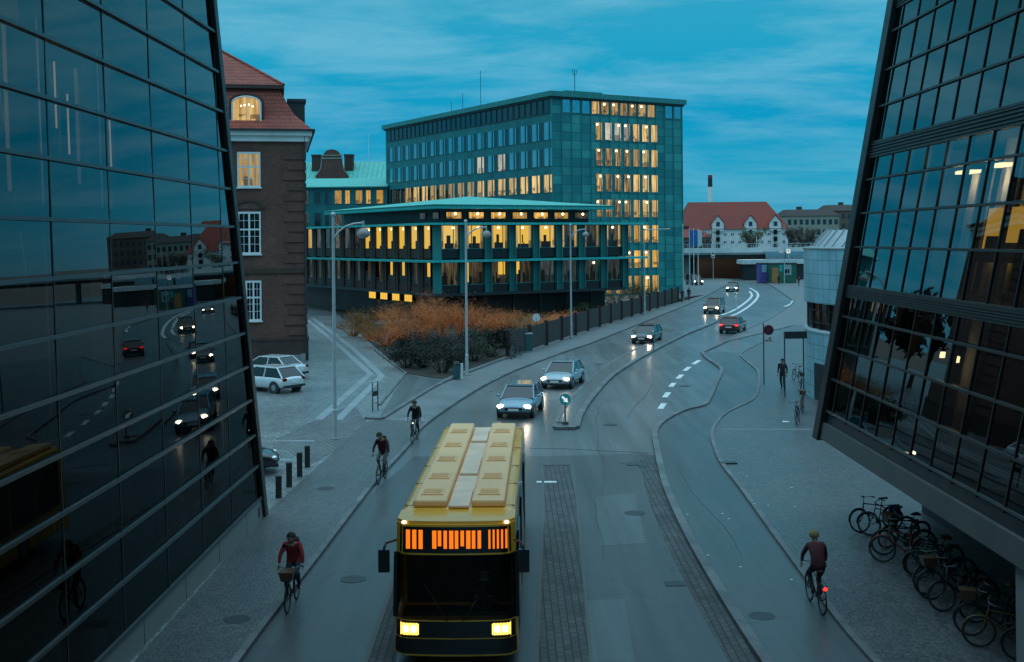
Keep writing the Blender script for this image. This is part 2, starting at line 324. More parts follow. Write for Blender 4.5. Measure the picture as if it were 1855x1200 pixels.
for nme, c in (('cloth_black', (.012, .013, .016)), ('cloth_navy', (.02, .026, .05)), ('cloth_red', (.28, .022, .022)), ('cloth_maroon', (.085, .022, .026)), ('cloth_grey', (.09, .095, .10)), ('denim', (.03, .045, .075)), ('hair_brown', (.035, .02, .012)), ('hair_fair', (.28, .18, .08)), ('shoe', (.015, .014, .014))):
    pm(nme, c, .85, var=.2, scale=9, bump=.2)
for nme, c in (('bike_black', (.014, .014, .015)), ('bike_blue', (.03, .05, .22)), ('bike_red', (.22, .025, .02)), ('bike_green', (.03, .09, .05)), ('bike_yellow', (.15, .10, .02)), ('bike_silver', (.14, .15, .155)), ('bike_brown', (.10, .05, .025))):
    pm(nme, c, .4, var=.1)
pm('sign_blue', (.02, .16, .42), .4, var=.05)
pm('sign_teal', (.02, .42, .40), .4, var=.05)
pm('sign_red', (.30, .02, .03), .4, var=.05)
pm('sign_white', (.75, .78, .78), .4, var=.05)
pm('flag_blue', (.03, .20, .55), .8, var=.15)
pm('kiosk_purple', (.13, .10, .36), .6, var=.15)
pm('kiosk_green', (.03, .13, .085), .6, var=.2)
pm('rust', (.42, .11, .055), .8, var=.35, scale=.3)
pm('far_stone', (.30, .31, .27), .8, var=.2, scale=.2)
pm('far_brown', (.15, .11, .085), .85, var=.3, scale=.15)
pm('far_roof', (.055, .038, .034), .85, var=.25, scale=.2)
pm('cabinet_teal', (.03, .10, .11), .5, var=.1)
glass('cab_glass', (.50, .53, .52), 1.5)

# ------------------------------------------------------------------ mesh helpers
class MB:
    def __init__(s): s.v = []; s.f = []; s.m = []; s.sm = []
    def add(s, vs_, fs, mat=0, smooth=False):
        o = len(s.v); s.v += [tuple(p) for p in vs_]
        for f in fs: s.f.append(tuple(i + o for i in f)); s.m.append(mat); s.sm.append(smooth)
        return s
    def box(s, x0, x1, y0, y1, z0, z1, mat=0):
        return s.add([(x0, y0, z0), (x1, y0, z0), (x1, y1, z0), (x0, y1, z0), (x0, y0, z1), (x1, y0, z1), (x1, y1, z1), (x0, y1, z1)],
                     [(0, 3, 2, 1), (4, 5, 6, 7), (0, 1, 5, 4), (1, 2, 6, 5), (2, 3, 7, 6), (3, 0, 4, 7)], mat)
    def hexa(s, b, t, mat=0):
        return s.add(list(b) + list(t), [(0, 3, 2, 1), (4, 5, 6, 7), (0, 1, 5, 4), (1, 2, 6, 5), (2, 3, 7, 6), (3, 0, 4, 7)], mat)
    def quad(s, a, b, c, d, mat=0): return s.add([a, b, c, d], [(0, 1, 2, 3)], mat)
    def cyl(s, p0, p1, r0, r1=None, n=10, mat=0, caps=True, smooth=True):
        r1 = r0 if r1 is None else r1
        p0 = Vector(p0); p1 = Vector(p1); d = (p1 - p0).normalized()
        a = d.orthogonal().normalized(); b = d.cross(a)
        ring = [(math.cos(2 * math.pi * i / n), math.sin(2 * math.pi * i / n)) for i in range(n)]
        vs_ = [p0 + (a * c + b * q) * r0 for c, q in ring] + [p1 + (a * c + b * q) * r1 for c, q in ring]
        s.add(vs_, [(i, (i + 1) % n, n + (i + 1) % n, n + i) for i in range(n)], mat, smooth)
        if caps: s.add(vs_, [tuple(reversed(range(n))), tuple(range(n, 2 * n))], mat)
        return s
    def tube(s, pts, r, n=6, mat=0):
        pts = [Vector(p) for p in pts]; rs = r if isinstance(r, (list, tuple)) else [r] * len(pts)
        prev = None; vs_ = []
        for i, p in enumerate(pts):
            d = ((pts[i + 1] if i + 1 < len(pts) else p) - (pts[i - 1] if i else p)).normalized()
            a = d.orthogonal().normalized() if prev is None else (prev - d * prev.dot(d)).normalized()
            prev = a; b = d.cross(a)
            vs_ += [p + (a * math.cos(2 * math.pi * k / n) + b * math.sin(2 * math.pi * k / n)) * rs[i] for k in range(n)]
        fs = []
        for i in range(len(pts) - 1):
            fs += [(i * n + k, i * n + (k + 1) % n, (i + 1) * n + (k + 1) % n, (i + 1) * n + k) for k in range(n)]
        s.add(vs_, fs, mat, True)
        return s.add(vs_, [tuple(reversed(range(n))), tuple(range(len(vs_) - n, len(vs_)))], mat)
    def lathe(s, prof, c=(0, 0, 0), n=16, mat=0):
        vs_ = []
        for r, z in prof: vs_ += [(c[0] + r * math.cos(2 * math.pi * k / n), c[1] + r * math.sin(2 * math.pi * k / n), c[2] + z) for k in range(n)]
        fs = []
        for i in range(len(prof) - 1): fs += [(i * n + k, i * n + (k + 1) % n, (i + 1) * n + (k + 1) % n, (i + 1) * n + k) for k in range(n)]
        return s.add(vs_, fs, mat, True)
    def ball(s, c, r, n=12, k=8, mat=0):
        rx, ry, rz = (r, r, r) if not isinstance(r, (tuple, list)) else r
        vs_ = []
        for j in range(k + 1):
            t = math.pi * j / k
            vs_ += [(c[0] + rx * math.sin(t) * math.cos(2 * math.pi * i / n), c[1] + ry * math.sin(t) * math.sin(2 * math.pi * i / n), c[2] - rz * math.cos(t)) for i in range(n)]
        fs = []
        for j in range(k): fs += [(j * n + i, j * n + (i + 1) % n, (j + 1) * n + (i + 1) % n, (j + 1) * n + i) for i in range(n)]
        return s.add(vs_, fs, mat, True)
    def torus(s, c, ax, Rr, r, n=24, k=8, mat=0):
        c = Vector(c); ax = Vector(ax).normalized(); a = ax.orthogonal().normalized(); b = ax.cross(a); vs_ = []
        for i in range(n):
            t = 2 * math.pi * i / n; d = a * math.cos(t) + b * math.sin(t)
            for j in range(k):
                q = 2 * math.pi * j / k; vs_.append(c + d * (Rr + r * math.cos(q)) + ax * r * math.sin(q))
        fs = [(i * k + j, ((i + 1) % n) * k + j, ((i + 1) % n) * k + (j + 1) % k, i * k + (j + 1) % k) for i in range(n) for j in range(k)]
        return s.add(vs_, fs, mat, True)
    def prism(s, poly, z0, z1, mat=0):
        n = len(poly)
        area = sum(poly[i][0] * poly[(i + 1) % n][1] - poly[(i + 1) % n][0] * poly[i][1] for i in range(n))
        if area < 0: poly = poly[::-1]
        vs_ = [(p[0], p[1], z0) for p in poly] + [(p[0], p[1], z1) for p in poly]
        return s.add(vs_, [tuple(reversed(range(n))), tuple(range(n, 2 * n))] + [(i, (i + 1) % n, n + (i + 1) % n, n + i) for i in range(n)], mat)
    def ribbon(s, pts, w, z0, z1, mat=0, side=0.0):
        """box-section strip along a ground polyline; side: -1..1 shifts it left/right of the line"""
        pts = [Vector((p[0], p[1])) for p in pts]; L = []; Rr = []
        for i, p in enumerate(pts):
            d = (pts[min(i + 1, len(pts) - 1)] - pts[max(i - 1, 0)]).normalized(); nrm = Vector((-d.y, d.x))
            L.append(p + nrm * (w / 2) * (1 + side)); Rr.append(p - nrm * (w / 2) * (1 - side))
        n = len(pts); vs_ = []
        for i in range(n): vs_ += [(*L[i], z0), (*L[i], z1), (*Rr[i], z1), (*Rr[i], z0)]
        fs = []
        for i in range(n - 1):
            a = i * 4; b = a + 4
            fs += [(a + 1, a + 2, b + 2, b + 1), (a, a + 1, b + 1, b), (a + 2, a + 3, b + 3, b + 2)]
        fs += [(0, 3, 2, 1), ((n - 1) * 4, (n - 1) * 4 + 1, (n - 1) * 4 + 2, (n - 1) * 4 + 3)]
        return s.add(vs_, fs, mat)
    def build(s, name, mats, parent=None, loc=None, rz=0.0, bevel=0.0):
        me = bpy.data.meshes.new(name); me.from_pydata(s.v, [], s.f)
        for m in (mats if isinstance(mats, (list, tuple)) else [mats]): me.materials.append(M[m])
        me.polygons.foreach_set('material_index', s.m); me.polygons.foreach_set('use_smooth', s.sm); me.update()
        o = bpy.data.objects.new(name, me); COL.objects.link(o)
        if parent: o.parent = parent
        if loc: o.location = loc
        if rz: o.rotation_euler.z = rz
        if bevel:
            b = o.modifiers.new('bevel', 'BEVEL'); b.width = bevel; b.segments = 2; b.limit_method = 'ANGLE'
        return o

def thing(name, label, cat, loc=(0, 0, 0), rz=0.0, group=None):
    o = bpy.data.objects.new(name, None); COL.objects.link(o); o.empty_display_size = .3
    o.location = loc; o.rotation_euler.z = rz
    return tag(o, label, cat, group)
def tag(o, label, cat, group=None):
    o['label'] = label; o['category'] = cat
    if group: o['group'] = group
    return o
def struct(o): o['kind'] = 'structure'; return o
def stuff(o): o['kind'] = 'stuff'; return o
def dup(root, label, loc, rz=0.0, group=None, tilt=None):
    r = root.copy(); COL.objects.link(r); r.location = loc; r.rotation_euler = (tilt or 0, 0, rz); r['label'] = label
    if group: r['group'] = group
    for ch in list(root.children):
        c = ch.copy(); COL.objects.link(c); c.parent = r
        for g in list(ch.children):
            d = g.copy(); COL.objects.link(d); d.parent = c
    return r
def recolor(root, old, new):
    for ch in root.children_recursive:
        if ch.type == 'MESH' and any(m == M[old] for m in ch.data.materials):
            ch.data = ch.data.copy()
            for i, m in enumerate(ch.data.materials):
                if m == M[old]: ch.data.materials[i] = M[new]
def smooth_line(pts, k=5):
    out = []
    P = [Vector((p[0], p[1])) for p in pts]
    for i in range(len(P) - 1):
        p0 = P[max(i - 1, 0)]; p1 = P[i]; p2 = P[i + 1]; p3 = P[min(i + 2, len(P) - 1)]
        for j in range(k):
            t = j / k
            q = .5 * ((2 * p1) + (p2 - p0) * t + (2 * p0 - 5 * p1 + 4 * p2 - p3) * t * t + (3 * p1 - p0 - 3 * p2 + p3) * t ** 3)
            out.append((q.x, q.y))
    out.append((P[-1].x, P[-1].y))
    return out
def gl(pxs): return [G(*p) for p in pxs]

# ------------------------------------------------------------------ ground, road, paths, kerbs
b = MB(); b.box(-900, 1500, -60, 2600, -.6, -.02); struct(b.build('ground', 'far_brown'))
K1 = [(-6.2, 2), (-5.95, 12)] + gl([(430, 1200), (560, 1030), (675, 880), (740, 808), (773, 768), (851, 715), (900, 688), (942, 669), (1022, 639), (1059, 627), (1105, 609), (1175, 581), (1245, 553), (1282, 536), (1310, 520)])
K1 = smooth_line(K1 + [(40.5, 215), (44, 232)])
FARK = gl([(1437, 549), (1431, 541), (1383, 510), (1341, 498), (1281, 494)])
K2 = [(5.9, 2), (5.45, 14)] + gl([(1385, 1200), (1290, 1050), (1240, 960), (1205, 880), (1190, 815), (1187, 785), (1203, 765), (1240, 746), (1274, 737), (1285, 725), (1297, 697), (1307, 675), (1302, 665), (1280, 650), (1272, 640)])
K2 = smooth_line(K2)
K2b = smooth_line(gl([(1272, 640), (1315, 620), (1350, 599), (1385, 584), (1420, 563), (1437, 549), (1431, 541), (1383, 510), (1341, 498)]) + [(48, 262)])
K3 = [(8.0, 2), (7.7, 14)] + gl([(1580, 1200), (1475, 1070), (1418, 993), (1379, 939), (1341, 886), (1306, 840), (1291, 800), (1292, 780), (1310, 756), (1336, 741), (1358, 731), (1370, 718), (1375, 697), (1373, 676), (1364, 666), (1346, 651), (1343, 643), (1365, 630), (1400, 614)])
K3 = smooth_line(K3)
# one asphalt sheet for the whole carriageway
road = MB(); road.prism([(-30, -20), (30, -20), (60, 90), (90, 200), (90, 300), (-20, 300), (-30, 60)], -.5, 0.0)
struct(road.build('road', 'asphalt'))
ro = MB(); ro.prism([(-6.6, -20), (5.9, -20), (5.6, 20), (5.4, 46.6), (1.5, 46.2), (-4.0, 46.4), (-6.2, 30)], -.4, .0036)  # near sheet up to the road seam, canyon shade put into its colour
struct(ro.build('road', 'shaded_asphalt'))
# left pavement / square: everything on the building side of K1
sq = MB(); sq.prism([p for p in K1] + [(40, 300), (-140, 300), (-140, 2)], -.4, .09)
struct(sq.build('square', 'cobble'))
K0 = gl([(662, 763), (692, 763), (740, 733), (800, 698), (870, 670), (930, 650)])
fw = MB()
inner = [p for p in K1 if p[1] > G(773, 768)[1] and p[1] < 205]
K0s = smooth_line(gl([(692, 763), (740, 733), (800, 698), (870, 670), (945, 642), (1000, 623), (1100, 588), (1170, 566), (1235, 545)]) + [(27, 180), (30, 205)])
fw.prism(inner + K0s[::-1], .085, .094); struct(fw.build('footpath', 'flagstone'))
# sett pavement along the left building
sp_ = [p for p in K1 if p[1] <= G(773, 768)[1]]
fw = MB(); fw.prism(sp_ + gl([(692, 763), (664, 768), (480, 937)]) + [(-7.75, 2)], .085, .0935); struct(fw.build('pavement', 'small_sett'))
# crossing of coarser square setts in front of the square
fw = MB(); fw.prism(gl([(664, 768), (606, 822), (557, 850), (500, 800), (560, 770), (640, 735)]), .085, .0965); struct(fw.build('paving', 'crossing_sett'))
# light stone bands in the square
st = MB()
st.ribbon(gl([(612, 764), (692, 684), (640, 634), (566, 578)]), .42, .085, .097)
st.ribbon(gl([(577, 764), (671, 680), (618, 632), (558, 582)]), .42, .085, .097)
st.ribbon(gl([(497, 803), (570, 803)]), .3, .085, .1); st.ribbon(gl([(500, 838), (536, 838)]), .3, .085, .1)
struct(st.build('paving_band', 'stripe_stone'))
# planting bed soil + paved triangle beside it
bed = gl([(735, 680), (690, 640), (600, 560), (585, 545)]) + [(-14, 118), (10, 128), (28, 170)] + gl([(1235, 540), (1170, 560), (1100, 583), (1000, 618), (945, 636), (870, 664), (800, 690)])
s2 = MB(); s2.prism(bed, .08, .13); stuff_o = s2.build('planting_bed', 'soil'); struct(stuff_o)
s2 = MB(); s2.prism(gl([(687, 760), (735, 681), (800, 692), (740, 728)]), .085, .0975); struct(s2.build('path', 'path_asphalt'))
# kerbs
def kerb(pts, w=.16, z1=.115, z0=-.1, side=0, m='granite'): return struct(MB().ribbon(pts, w, z0, z1, 0, side).build('kerb', m))
kerb(K1, .16, .102, side=.0)
kerb(K0s[:22], .22, .19, .05)
kerb(gl([(662, 763), (692, 764)]), .2, .19, .05)
kerb(gl([(679, 637), (735, 680), (687, 738)]), .16, .17, .05)
# right: cycle track between K2 and K3, pavement beyond K3
ct = MB(); ct.prism(K2 + [G(1350, 640), G(1400, 612)] + K3[::-1], -.3, .05); struct(ct.build('cycle_path', 'path_asphalt'))
rp = MB(); rp.prism([p for p in K3] + gl([(1440, 590)]) + [(60, 105), (60, 2)], -.3, .09); struct(rp.build('pavement', 'small_sett'))
rp = MB(); rp.ribbon(gl([(1308, 782), (1470, 782)]), .35, .08, .0935); struct(rp.build('paving_band', 'flagstone'))
far = MB(); far.prism([p for p in K2b[5:]] + [(44, 262), (120, 262), (120, 60), G(1440, 590)], -.3, .06); struct(far.build('pavement', 'flagstone'))
kerb(K2, .24, .13); kerb(K2b, .2, .1); kerb(K3, .16, .13)
# gutter of setts along the kerb, paved strip beside the bus lane, sett edge of the left cycle lane
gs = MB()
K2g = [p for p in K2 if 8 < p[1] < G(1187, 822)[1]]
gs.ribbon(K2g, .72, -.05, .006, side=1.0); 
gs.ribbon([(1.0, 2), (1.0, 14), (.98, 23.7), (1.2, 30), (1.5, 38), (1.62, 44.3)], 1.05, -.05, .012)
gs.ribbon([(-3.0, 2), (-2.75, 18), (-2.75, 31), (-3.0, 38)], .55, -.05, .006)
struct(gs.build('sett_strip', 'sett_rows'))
kerb([(-3.3, 2), (-3.1, 18), (-3.08, 31), (-3.4, 39)], .12, .03, m='band_stone')
kerb([(.44, 2), (.44, 24), (.66, 30), (.96, 38), (1.08, 44.3)], .07, .018, m='band_stone'); kerb([(1.56, 2), (1.56, 24), (1.77, 30), (2.06, 38), (2.18, 44.3)], .07, .018, m='band_stone')
kerb([(1.05, 44.4), (2.2, 44.4)], .12, .02, m='band_stone')
# traffic island
LI = smooth_line(gl([(1005, 777), (1014, 756), (1042, 718), (1070, 690), (1105, 662), (1140, 641), (1170, 627), (1200, 614)]))
RI = smooth_line(gl([(1044, 777), (1052, 753), (1070, 725), (1105, 686), (1140, 662), (1175, 641), (1210, 623), (1245, 606), (1280, 592), (1302, 582)]))
tip = G(1305, 580)
isl = MB(); isl.prism(LI + smooth_line([LI[-1], G(1260, 592), tip])[1:] + RI[::-1], -.2, .11); struct(isl.build('traffic_island', 'island_asphalt'))
kerb(LI + smooth_line([LI[-1], G(1260, 592), tip])[1:], .18, .13); kerb(RI + [tip], .3, .13); kerb(gl([(1005, 778), (1044, 778)]), .3, .13)
# painted markings
mk = MB()
for (a, c) in (((1196, 741), (1203, 731)), ((1204, 720), (1211, 711)), ((1215, 701), (1221, 694)), ((1228, 686), (1235, 679)), ((1240, 672), (1249, 665)), ((1256, 660), (1267, 653))):
    mk.ribbon(gl([a, c]), .30, .0, .005)
for ln in ([(1318, 575), (1340, 566), (1363, 550), (1373, 537), (1370, 529), (1358, 522)], [(1307, 571), (1330, 562), (1352, 547), (1362, 536), (1358, 528)], [(1421, 557), (1434, 551), (1436, 546)]):
    mk.ribbon(smooth_line(gl(ln)), .35, .061 if ln[0][0] > 1400 else 0, .066 if ln[0][0] > 1400 else .005)
mk.ribbon([G(972, 874), G(1008, 874)], .26, .0, .018)
struct(mk.build('road_marking', 'paint_white'))
# drains, hatch covers and patched trenches
dr = MB()
for px, py, w in ((1244, 1058, .5), (1160, 842, .5), (1180, 845, .4)):
    x, y = G(px, py); dr.box(x - w / 2 - .3, x + w / 2 - .3, y - .2, y + .2, .0, .016)
for px, py in ((1320, 844), (1018, 770)):
    x, y = G(px, py); dr.box(x - .3, x + .3, y - .18, y + .18, .05, .136)
struct(dr.build('drain_cover', 'steel_dark'))

# repaired trenches, cracks and manhole covers in the asphalt
pa = MB()
for poly in ([(1080, 900), (1150, 895), (1170, 985), (1088, 990)], [(1075, 640), (1110, 622), (1150, 640), (1120, 662)], [(1060, 1090), (1130, 1085), (1150, 1200), (1066, 1200)], [(880, 690), (925, 670), (950, 690), (905, 715)], [(1205, 640), (1240, 622), (1262, 634), (1230, 655)]):
    pa.prism(gl(poly), -.05, .0072)
struct(pa.build('asphalt_patch', 'patch_asphalt'))
qc = random.Random(9); cr_ = MB()
for (a, c) in (((960, 812), (1175, 822)), ((1035, 705), (1020, 742)), ((1060, 870), (1075, 1010)), ((1120, 840), (1170, 835)), ((1085, 740), (1100, 905)), ((1000, 690), (1060, 640)), ((1230, 850), (1330, 1010)), ((720, 1010), (690, 1160)), ((1180, 690), (1130, 760)), ((880, 715), (950, 672))):
    A, B = Vector(G(*a)), Vector(G(*c)); n = 14; d = (B - A).normalized(); nr = Vector((-d.y, d.x)); off = 0; P = []
    for k in range(n + 1):
        off += qc.gauss(0, .05); P.append(tuple(A + (B - A) * (k / n) + nr * off))
    cr_.ribbon(P, .016, .0, (.0092) if a[0] < 1200 else .056)
struct(cr_.build('road_crack', 'steel_dark'))
mh = MB()
for px, py in ((1105, 770), (1150, 930), (1240, 700), (640, 1050), (1085, 660)):
    x, y = G(px, py); mh.cyl((x, y, -.02), (x, y, .0125), .33, n=20)
for px, py in ((1380, 1120), (430, 1130), (590, 890)):
    x, y = G(px, py); z = .0985 if px < 600 else .055; mh.cyl((x, y, .0), (x, y, z), .3, n=20)
struct(mh.build('manhole_cover', 'steel_dark'))

# ------------------------------------------------------------------ glass building on the left
def XL(y, z): return -7.86 + .006 * (y - 36.5) - .030 * z
LT = 30.0
lb = thing('glass_building', 'dark glass building leaning back on the left, long mirror panes over pale stone plinth', 'building', (-7.86, 36.5, 0))
def LP(y, z, off=0.0): return (XL(y, z) + off + 7.86, y - 36.5, z)      # local; off > 0 towards the street
def LE(z): return 36.3 - .255 * z                                       # raking far edge of the facade
class EDGE:                                                             # y given relative to the raking edge
    def __init__(s, d): s.d = d
    def at(s, z): return LE(z) - s.d
def LP2(y, z, off=0.0): return LP(y.at(z) if isinstance(y, EDGE) else y, z, off)
ROWS_L = [.75, 1.78, 2.76, 3.87, 4.91, 5.94, 7.02, 8.06, 9.11, 10.2, 11.28, 12.37, 13.46, 14.55, 15.64, 16.7, 17.8, 18.9, 20.0, 21.1, 22.2, 23.3, 24.4, 25.5, 26.6, 27.7, 28.8, LT]
YS_L = [35.45, 32.5, 29.55, 26.6, 23.65, 20.7, 17.75, 14.8, 11.85, 8.9, 5.95, 3.0, .05, -2.9, -5.85, -8.8, -11.75, -14.7, -18.0]
def facade_bar(m, f, y0, y1, z0, z1, o0, o1, mat=0):
    m.hexa([f(y0, z0, o0), f(y1, z0, o0), f(y1, z0, o1), f(y0, z0, o1)], [f(y0, z1, o0), f(y1, z1, o0), f(y1, z1, o1), f(y0, z1, o1)], mat)
# solid body behind the glazed rooms, roof, end wall
m = MB()
m.hexa([(-14, -54, .0), (-6.2, -54, 0), (-6.2, -.5, 0), (-14, -.5, 0)], [(-14, -54, LT), (-7.0, -54, LT), (-7.0, -8.2, LT), (-14, -8.2, LT)])
m.build('back_wall', 'interior_wood', lb)
for y, z, e in ((18.5, 11.6, 150), (22.5, 11.8, 110), (17.5, 15.8, 110), (20.5, 7.4, 30)):
    ld = bpy.data.lights.new('room_light', 'POINT'); ld.energy = e; ld.color = (1, .72, .48); ld.shadow_soft_size = .3
    o = bpy.data.objects.new('room_light', ld); COL.objects.link(o); o.parent = lb; o.location = LP(y, z, -2.6)
m = MB(); facade_bar(m, LP2, EDGE(.35), EDGE(.06), 0, LT, -6.1, -.06); m.build('end_wall', 'dark_cladding', lb)
m = MB(); facade_bar(m, LP2, -18.1, EDGE(-.2), LT + .02, LT + .5, -6.5, .15); m.build('roof', 'dark_bronze', lb)
for z in (.5, 4.9, 9.2, 13.5, 17.8, 22.0):
    m = MB(); facade_bar(m, LP2, -18.0, EDGE(.4), z - .2, z + .2, -5.5, -.25); m.build('floor_slab', 'interior_dark', lb)
for y in (9.0, 14.5, 19.3, 24.2, 28.0):
    m = MB(); m.cyl(LP(y, .7, -1.6), LP(y, LT - .1, -1.6), .28, n=12); m.build('column', 'interior_pale', lb)
for y, z0, z1 in ((20.6, 9.6, 13.1), (24.4, 10.1, 12.7), (26.0, 10.0, 12.6), (27.6, 10.0, 12.0), (18.2, 10, 13.2), (22.4, 9.7, 13.0)):
    m = MB(); facade_bar(m, LP, y, y + .55, z0, z1, -1.5, -1.42); m.build('curtain', 'curtain', lb)
for y, z0, z1 in ((24.35, 11.1, 12.5), (25.0, 10.6, 11.9), (26.0, 10.9, 12.3), (26.6, 10.5, 11.6), (27.55, 10.4, 11.7), (20.5, 10.5, 12.9)):
    m = MB(); facade_bar(m, LP, y, y + .03, z0, z1, -1.3, -1.27); m.build('strip_light', 'strip_dim', lb)
m = MB(); facade_bar(m, LP2, -18.0, EDGE(.15), 0, .69, -.25, .03); m.build('plinth', 'plinth_stone', lb)
m = MB(); facade_bar(m, LP2, -18.0, EDGE(.16), .69, .77, -.2, .07); m.build('coping', 'transom_metal', lb)
for y in (34.0, 30.9, 27.8, 24.7, 21.6):
    m = MB(); facade_bar(m, LP, y, y + .02, .02, .67, .028, .034); m.build('plinth_joint', 'black_rubber', lb)
m = MB(); facade_bar(m, LP, 35.5, 35.7, .2, .5, .02, .045); m.build('vent', 'steel_dark', lb)
m = MB(); facade_bar(m, LP2, EDGE(.16), EDGE(-.24), 0, LT, -.5, .12); m.build('corner_post', 'dark_bronze', lb, bevel=.03)
for z in ROWS_L[1:-1]:
    m = MB(); facade_bar(m, LP2, -18.0, EDGE(.17), z - .035, z + .035, -.12, .075); m.build('transom', 'transom_metal', lb)
for y in YS_L[:-1]:
    zt = min(LT, (36.3 - .2 - y) / .255)
    if zt < 1.5: continue
    m = MB(); facade_bar(m, LP, y - .02, y + .02, .78, zt, -.10, .012); m.build('mullion', 'dark_bronze', lb)
    m = MB(); facade_bar(m, LP, y - .05, y + .05, .78, zt, -.42, -.16); m.build('glass_fin', 'bronze_rib', lb)
rg = random.Random(3)
rest = MB()
for i in range(len(ROWS_L) - 1):
    z0, z1 = ROWS_L[i], ROWS_L[i + 1]
    js = [y for y in YS_L if y < LE((z0 + z1) / 2) - .5]
    spans = [(js[0], None)] + [(js[k + 1], js[k]) for k in range(len(js) - 1)]
    for k, (ya, yb) in enumerate(spans):
        w = [rg.uniform(-.006, .006) for _ in range(3)]
        q = [LP(ya, z0, w[0]), LP(LE(z0) - .17 if yb is None else yb, z0, w[1]), LP(LE(z1) - .17 if yb is None else yb, z1, w[2]), LP(ya, z1, w[0] + w[2] - w[1])]
        if ya > 17 and i < 15: MB().quad(*q).build('glass_pane', 'facade_glass', lb)
        else: rest.quad(*q)
stuff(rest.build('upper_glazing', 'facade_glass', lb))

# ------------------------------------------------------------------ glass building on the right, raised over a bicycle parking
rb = thing('glass_building', 'dark gridded glass building leaning back on the right, above sheltered row of bicycles', 'building', (9.55, 36.4, 0))
RT = 30.0
def RP(y, z, off=0.0): return (.127 * (z - 2.41) - off, y - 36.4 - .19 * (z - 2.41), z)     # off > 0 towards the street
ROWS_R = [3.30, 4.30, 5.27, 6.25, 6.86, None, 7.18, 8.35, 9.35, 10.34, 11.0, None, 11.43, 12.46, 13.5, 14.6, 15.25, None, 15.65, 16.7, 17.7, 18.7, 19.35, None, 19.75, 20.8, 21.8, 22.8, 23.45, None, 23.85, 24.9, 25.9, 26.9, 27.55, None, 27.95, 29, RT]
YS_R = [35.9] + [35.25 - 1.36 * k for k in range(0, 39)]
m = MB(); m.hexa([(3.0, -54, 2.61), (14, -54, 2.61), (14, -.5, 2.61), (3.0, -.5, 2.61)], [(7.2, -58, RT), (14, -58, RT), (14, -6.2, RT), (7.2, -6.2, RT)]); m.build('back_wall', 'interior_dark', rb)
m = MB(); facade_bar(m, RP, 35.95, 36.35, 2.61, RT, -5.0, -.1); m.build('end_wall', 'dark_cladding', rb)
m = MB(); facade_bar(m, RP, -18.1, 36.6, RT + .02, RT + .5, -6.5, .15); m.build('roof', 'dark_bronze', rb)
# underside, recessed wall, columns
m = MB(); m.box(.12, 5.2, -54, -.02, 2.42, 2.6); m.build('soffit', 'dark_cladding', rb)
m = MB(); m.box(3.1, 3.4, -54, -.4, .05, 2.41); m.build('recessed_wall', 'dark_cladding', rb)
for y in (-14.6, -29.0):
    m = MB(); m.box(.07, .62, y, y + .5, .05, 2.415); m.build('column', 'concrete', rb, bevel=.02)
m = MB(); facade_bar(m, RP, -18.0, 36.2, 2.41, 2.92, -.4, .06); m.build('base_band', 'band_stone', rb)
m = MB(); facade_bar(m, RP, -18.0, 36.1, 2.925, 3.20, -.4, -.05); m.build('shadow_gap', 'black_plastic', rb)
m = MB(); facade_bar(m, RP, 35.92, 36.5, 2.35, RT, -.55, .16); m.build('corner_post', 'dark_bronze', rb, bevel=.03)
rows = []
for i in range(len(ROWS_R) - 1):
    a, c = ROWS_R[i], ROWS_R[i + 1]
    if a is None: continue
    if c is None:
        z0, z1 = a + .03, ROWS_R[i + 2] - .03
        m = MB()
        facade_bar(m, RP, -18.0, 35.92, z0, z1, -.3, .03)
        k = 4
        for q in range(k):
            zz = z0 + (z1 - z0) * (q + .5) / k; facade_bar(m, RP, -18.0, 35.92, zz - .018, zz + .018, .03, .075)
        m.build('spandrel_band', 'bronze_rib', rb)
        m = MB(); facade_bar(m, RP, -18.0, 35.85, z0 - .05, z1 + .05, -5.2, -.31); m.build('floor_slab', 'interior_dark', rb)
        continue
    rows.append((a, c))
for a in sorted({z for r in rows for z in r}):
    m = MB(); facade_bar(m, RP, -18.0, 35.92, a - .03, a + .03, -.1, .05); m.build('transom', 'bronze_rib' if a > 3.3 else 'transom_metal', rb)
for y in YS_R[1:-1]:
    m = MB(); facade_bar(m, RP, y - .022, y + .022, 3.2, RT, -.12, .03); m.build('mullion', 'dark_bronze', rb)
rest = MB()
for j in range(len(YS_R) - 1):
    for i, (z0, z1) in enumerate(rows):
        y1, y0 = YS_R[j], YS_R[j + 1]
        w = [rg.uniform(-.005, .005) for _ in range(3)]
        q = [RP(y0, z0, w[0]), RP(y1, z0, w[1]), RP(y1, z1, w[2]), RP(y0, z1, w[0] + w[2] - w[1])]
        q = q[::-1]
        if j < 9 and i < 11: MB().quad(*q).build('glass_pane', 'grid_glass', rb)
        else: rest.quad(*q)
stuff(rest.build('upper_glazing', 'grid_glass', rb))
# rooms behind the right-hand glass: pale columns and curtains, one lamp-lit room
for y in (33.2, 29.3, 25.4, 21.5, 17.6, 13):
    m = MB(); m.cyl(RP(y, 3.3, -1.5), RP(y, RT, -1.5), .26, n=12); m.build('column', 'interior_pale', rb)
for y, w in ((30.7, .45), (29.6, .2), (28.7, .55), (27.6, .2), (26.6, .35), (24.3, .9), (33.4, .25)):
    m = MB(); facade_bar(m, RP, y - w, y, 7.3 if y < 32 else 11.5, 10.3 if y < 32 else 15.2, -1.12, -1.08); m.build('curtain', 'curtain', rb)
m = MB(); facade_bar(m, RP, 25.2, 28.6, 8.05, 9.3, -.86, -.82); m.build('lit_wall', 'room_glow', rb)
m = MB(); 
for y, z, h in ((26.0, 8.05, .75), (26.9, 8.05, .45), (27.7, 8.05, .6), (28.2, 8.05, .3)): facade_bar(m, RP, y - .3, y + .22, z, z + h, -.80, -.6)
m.build('furniture', 'interior_dark', rb)
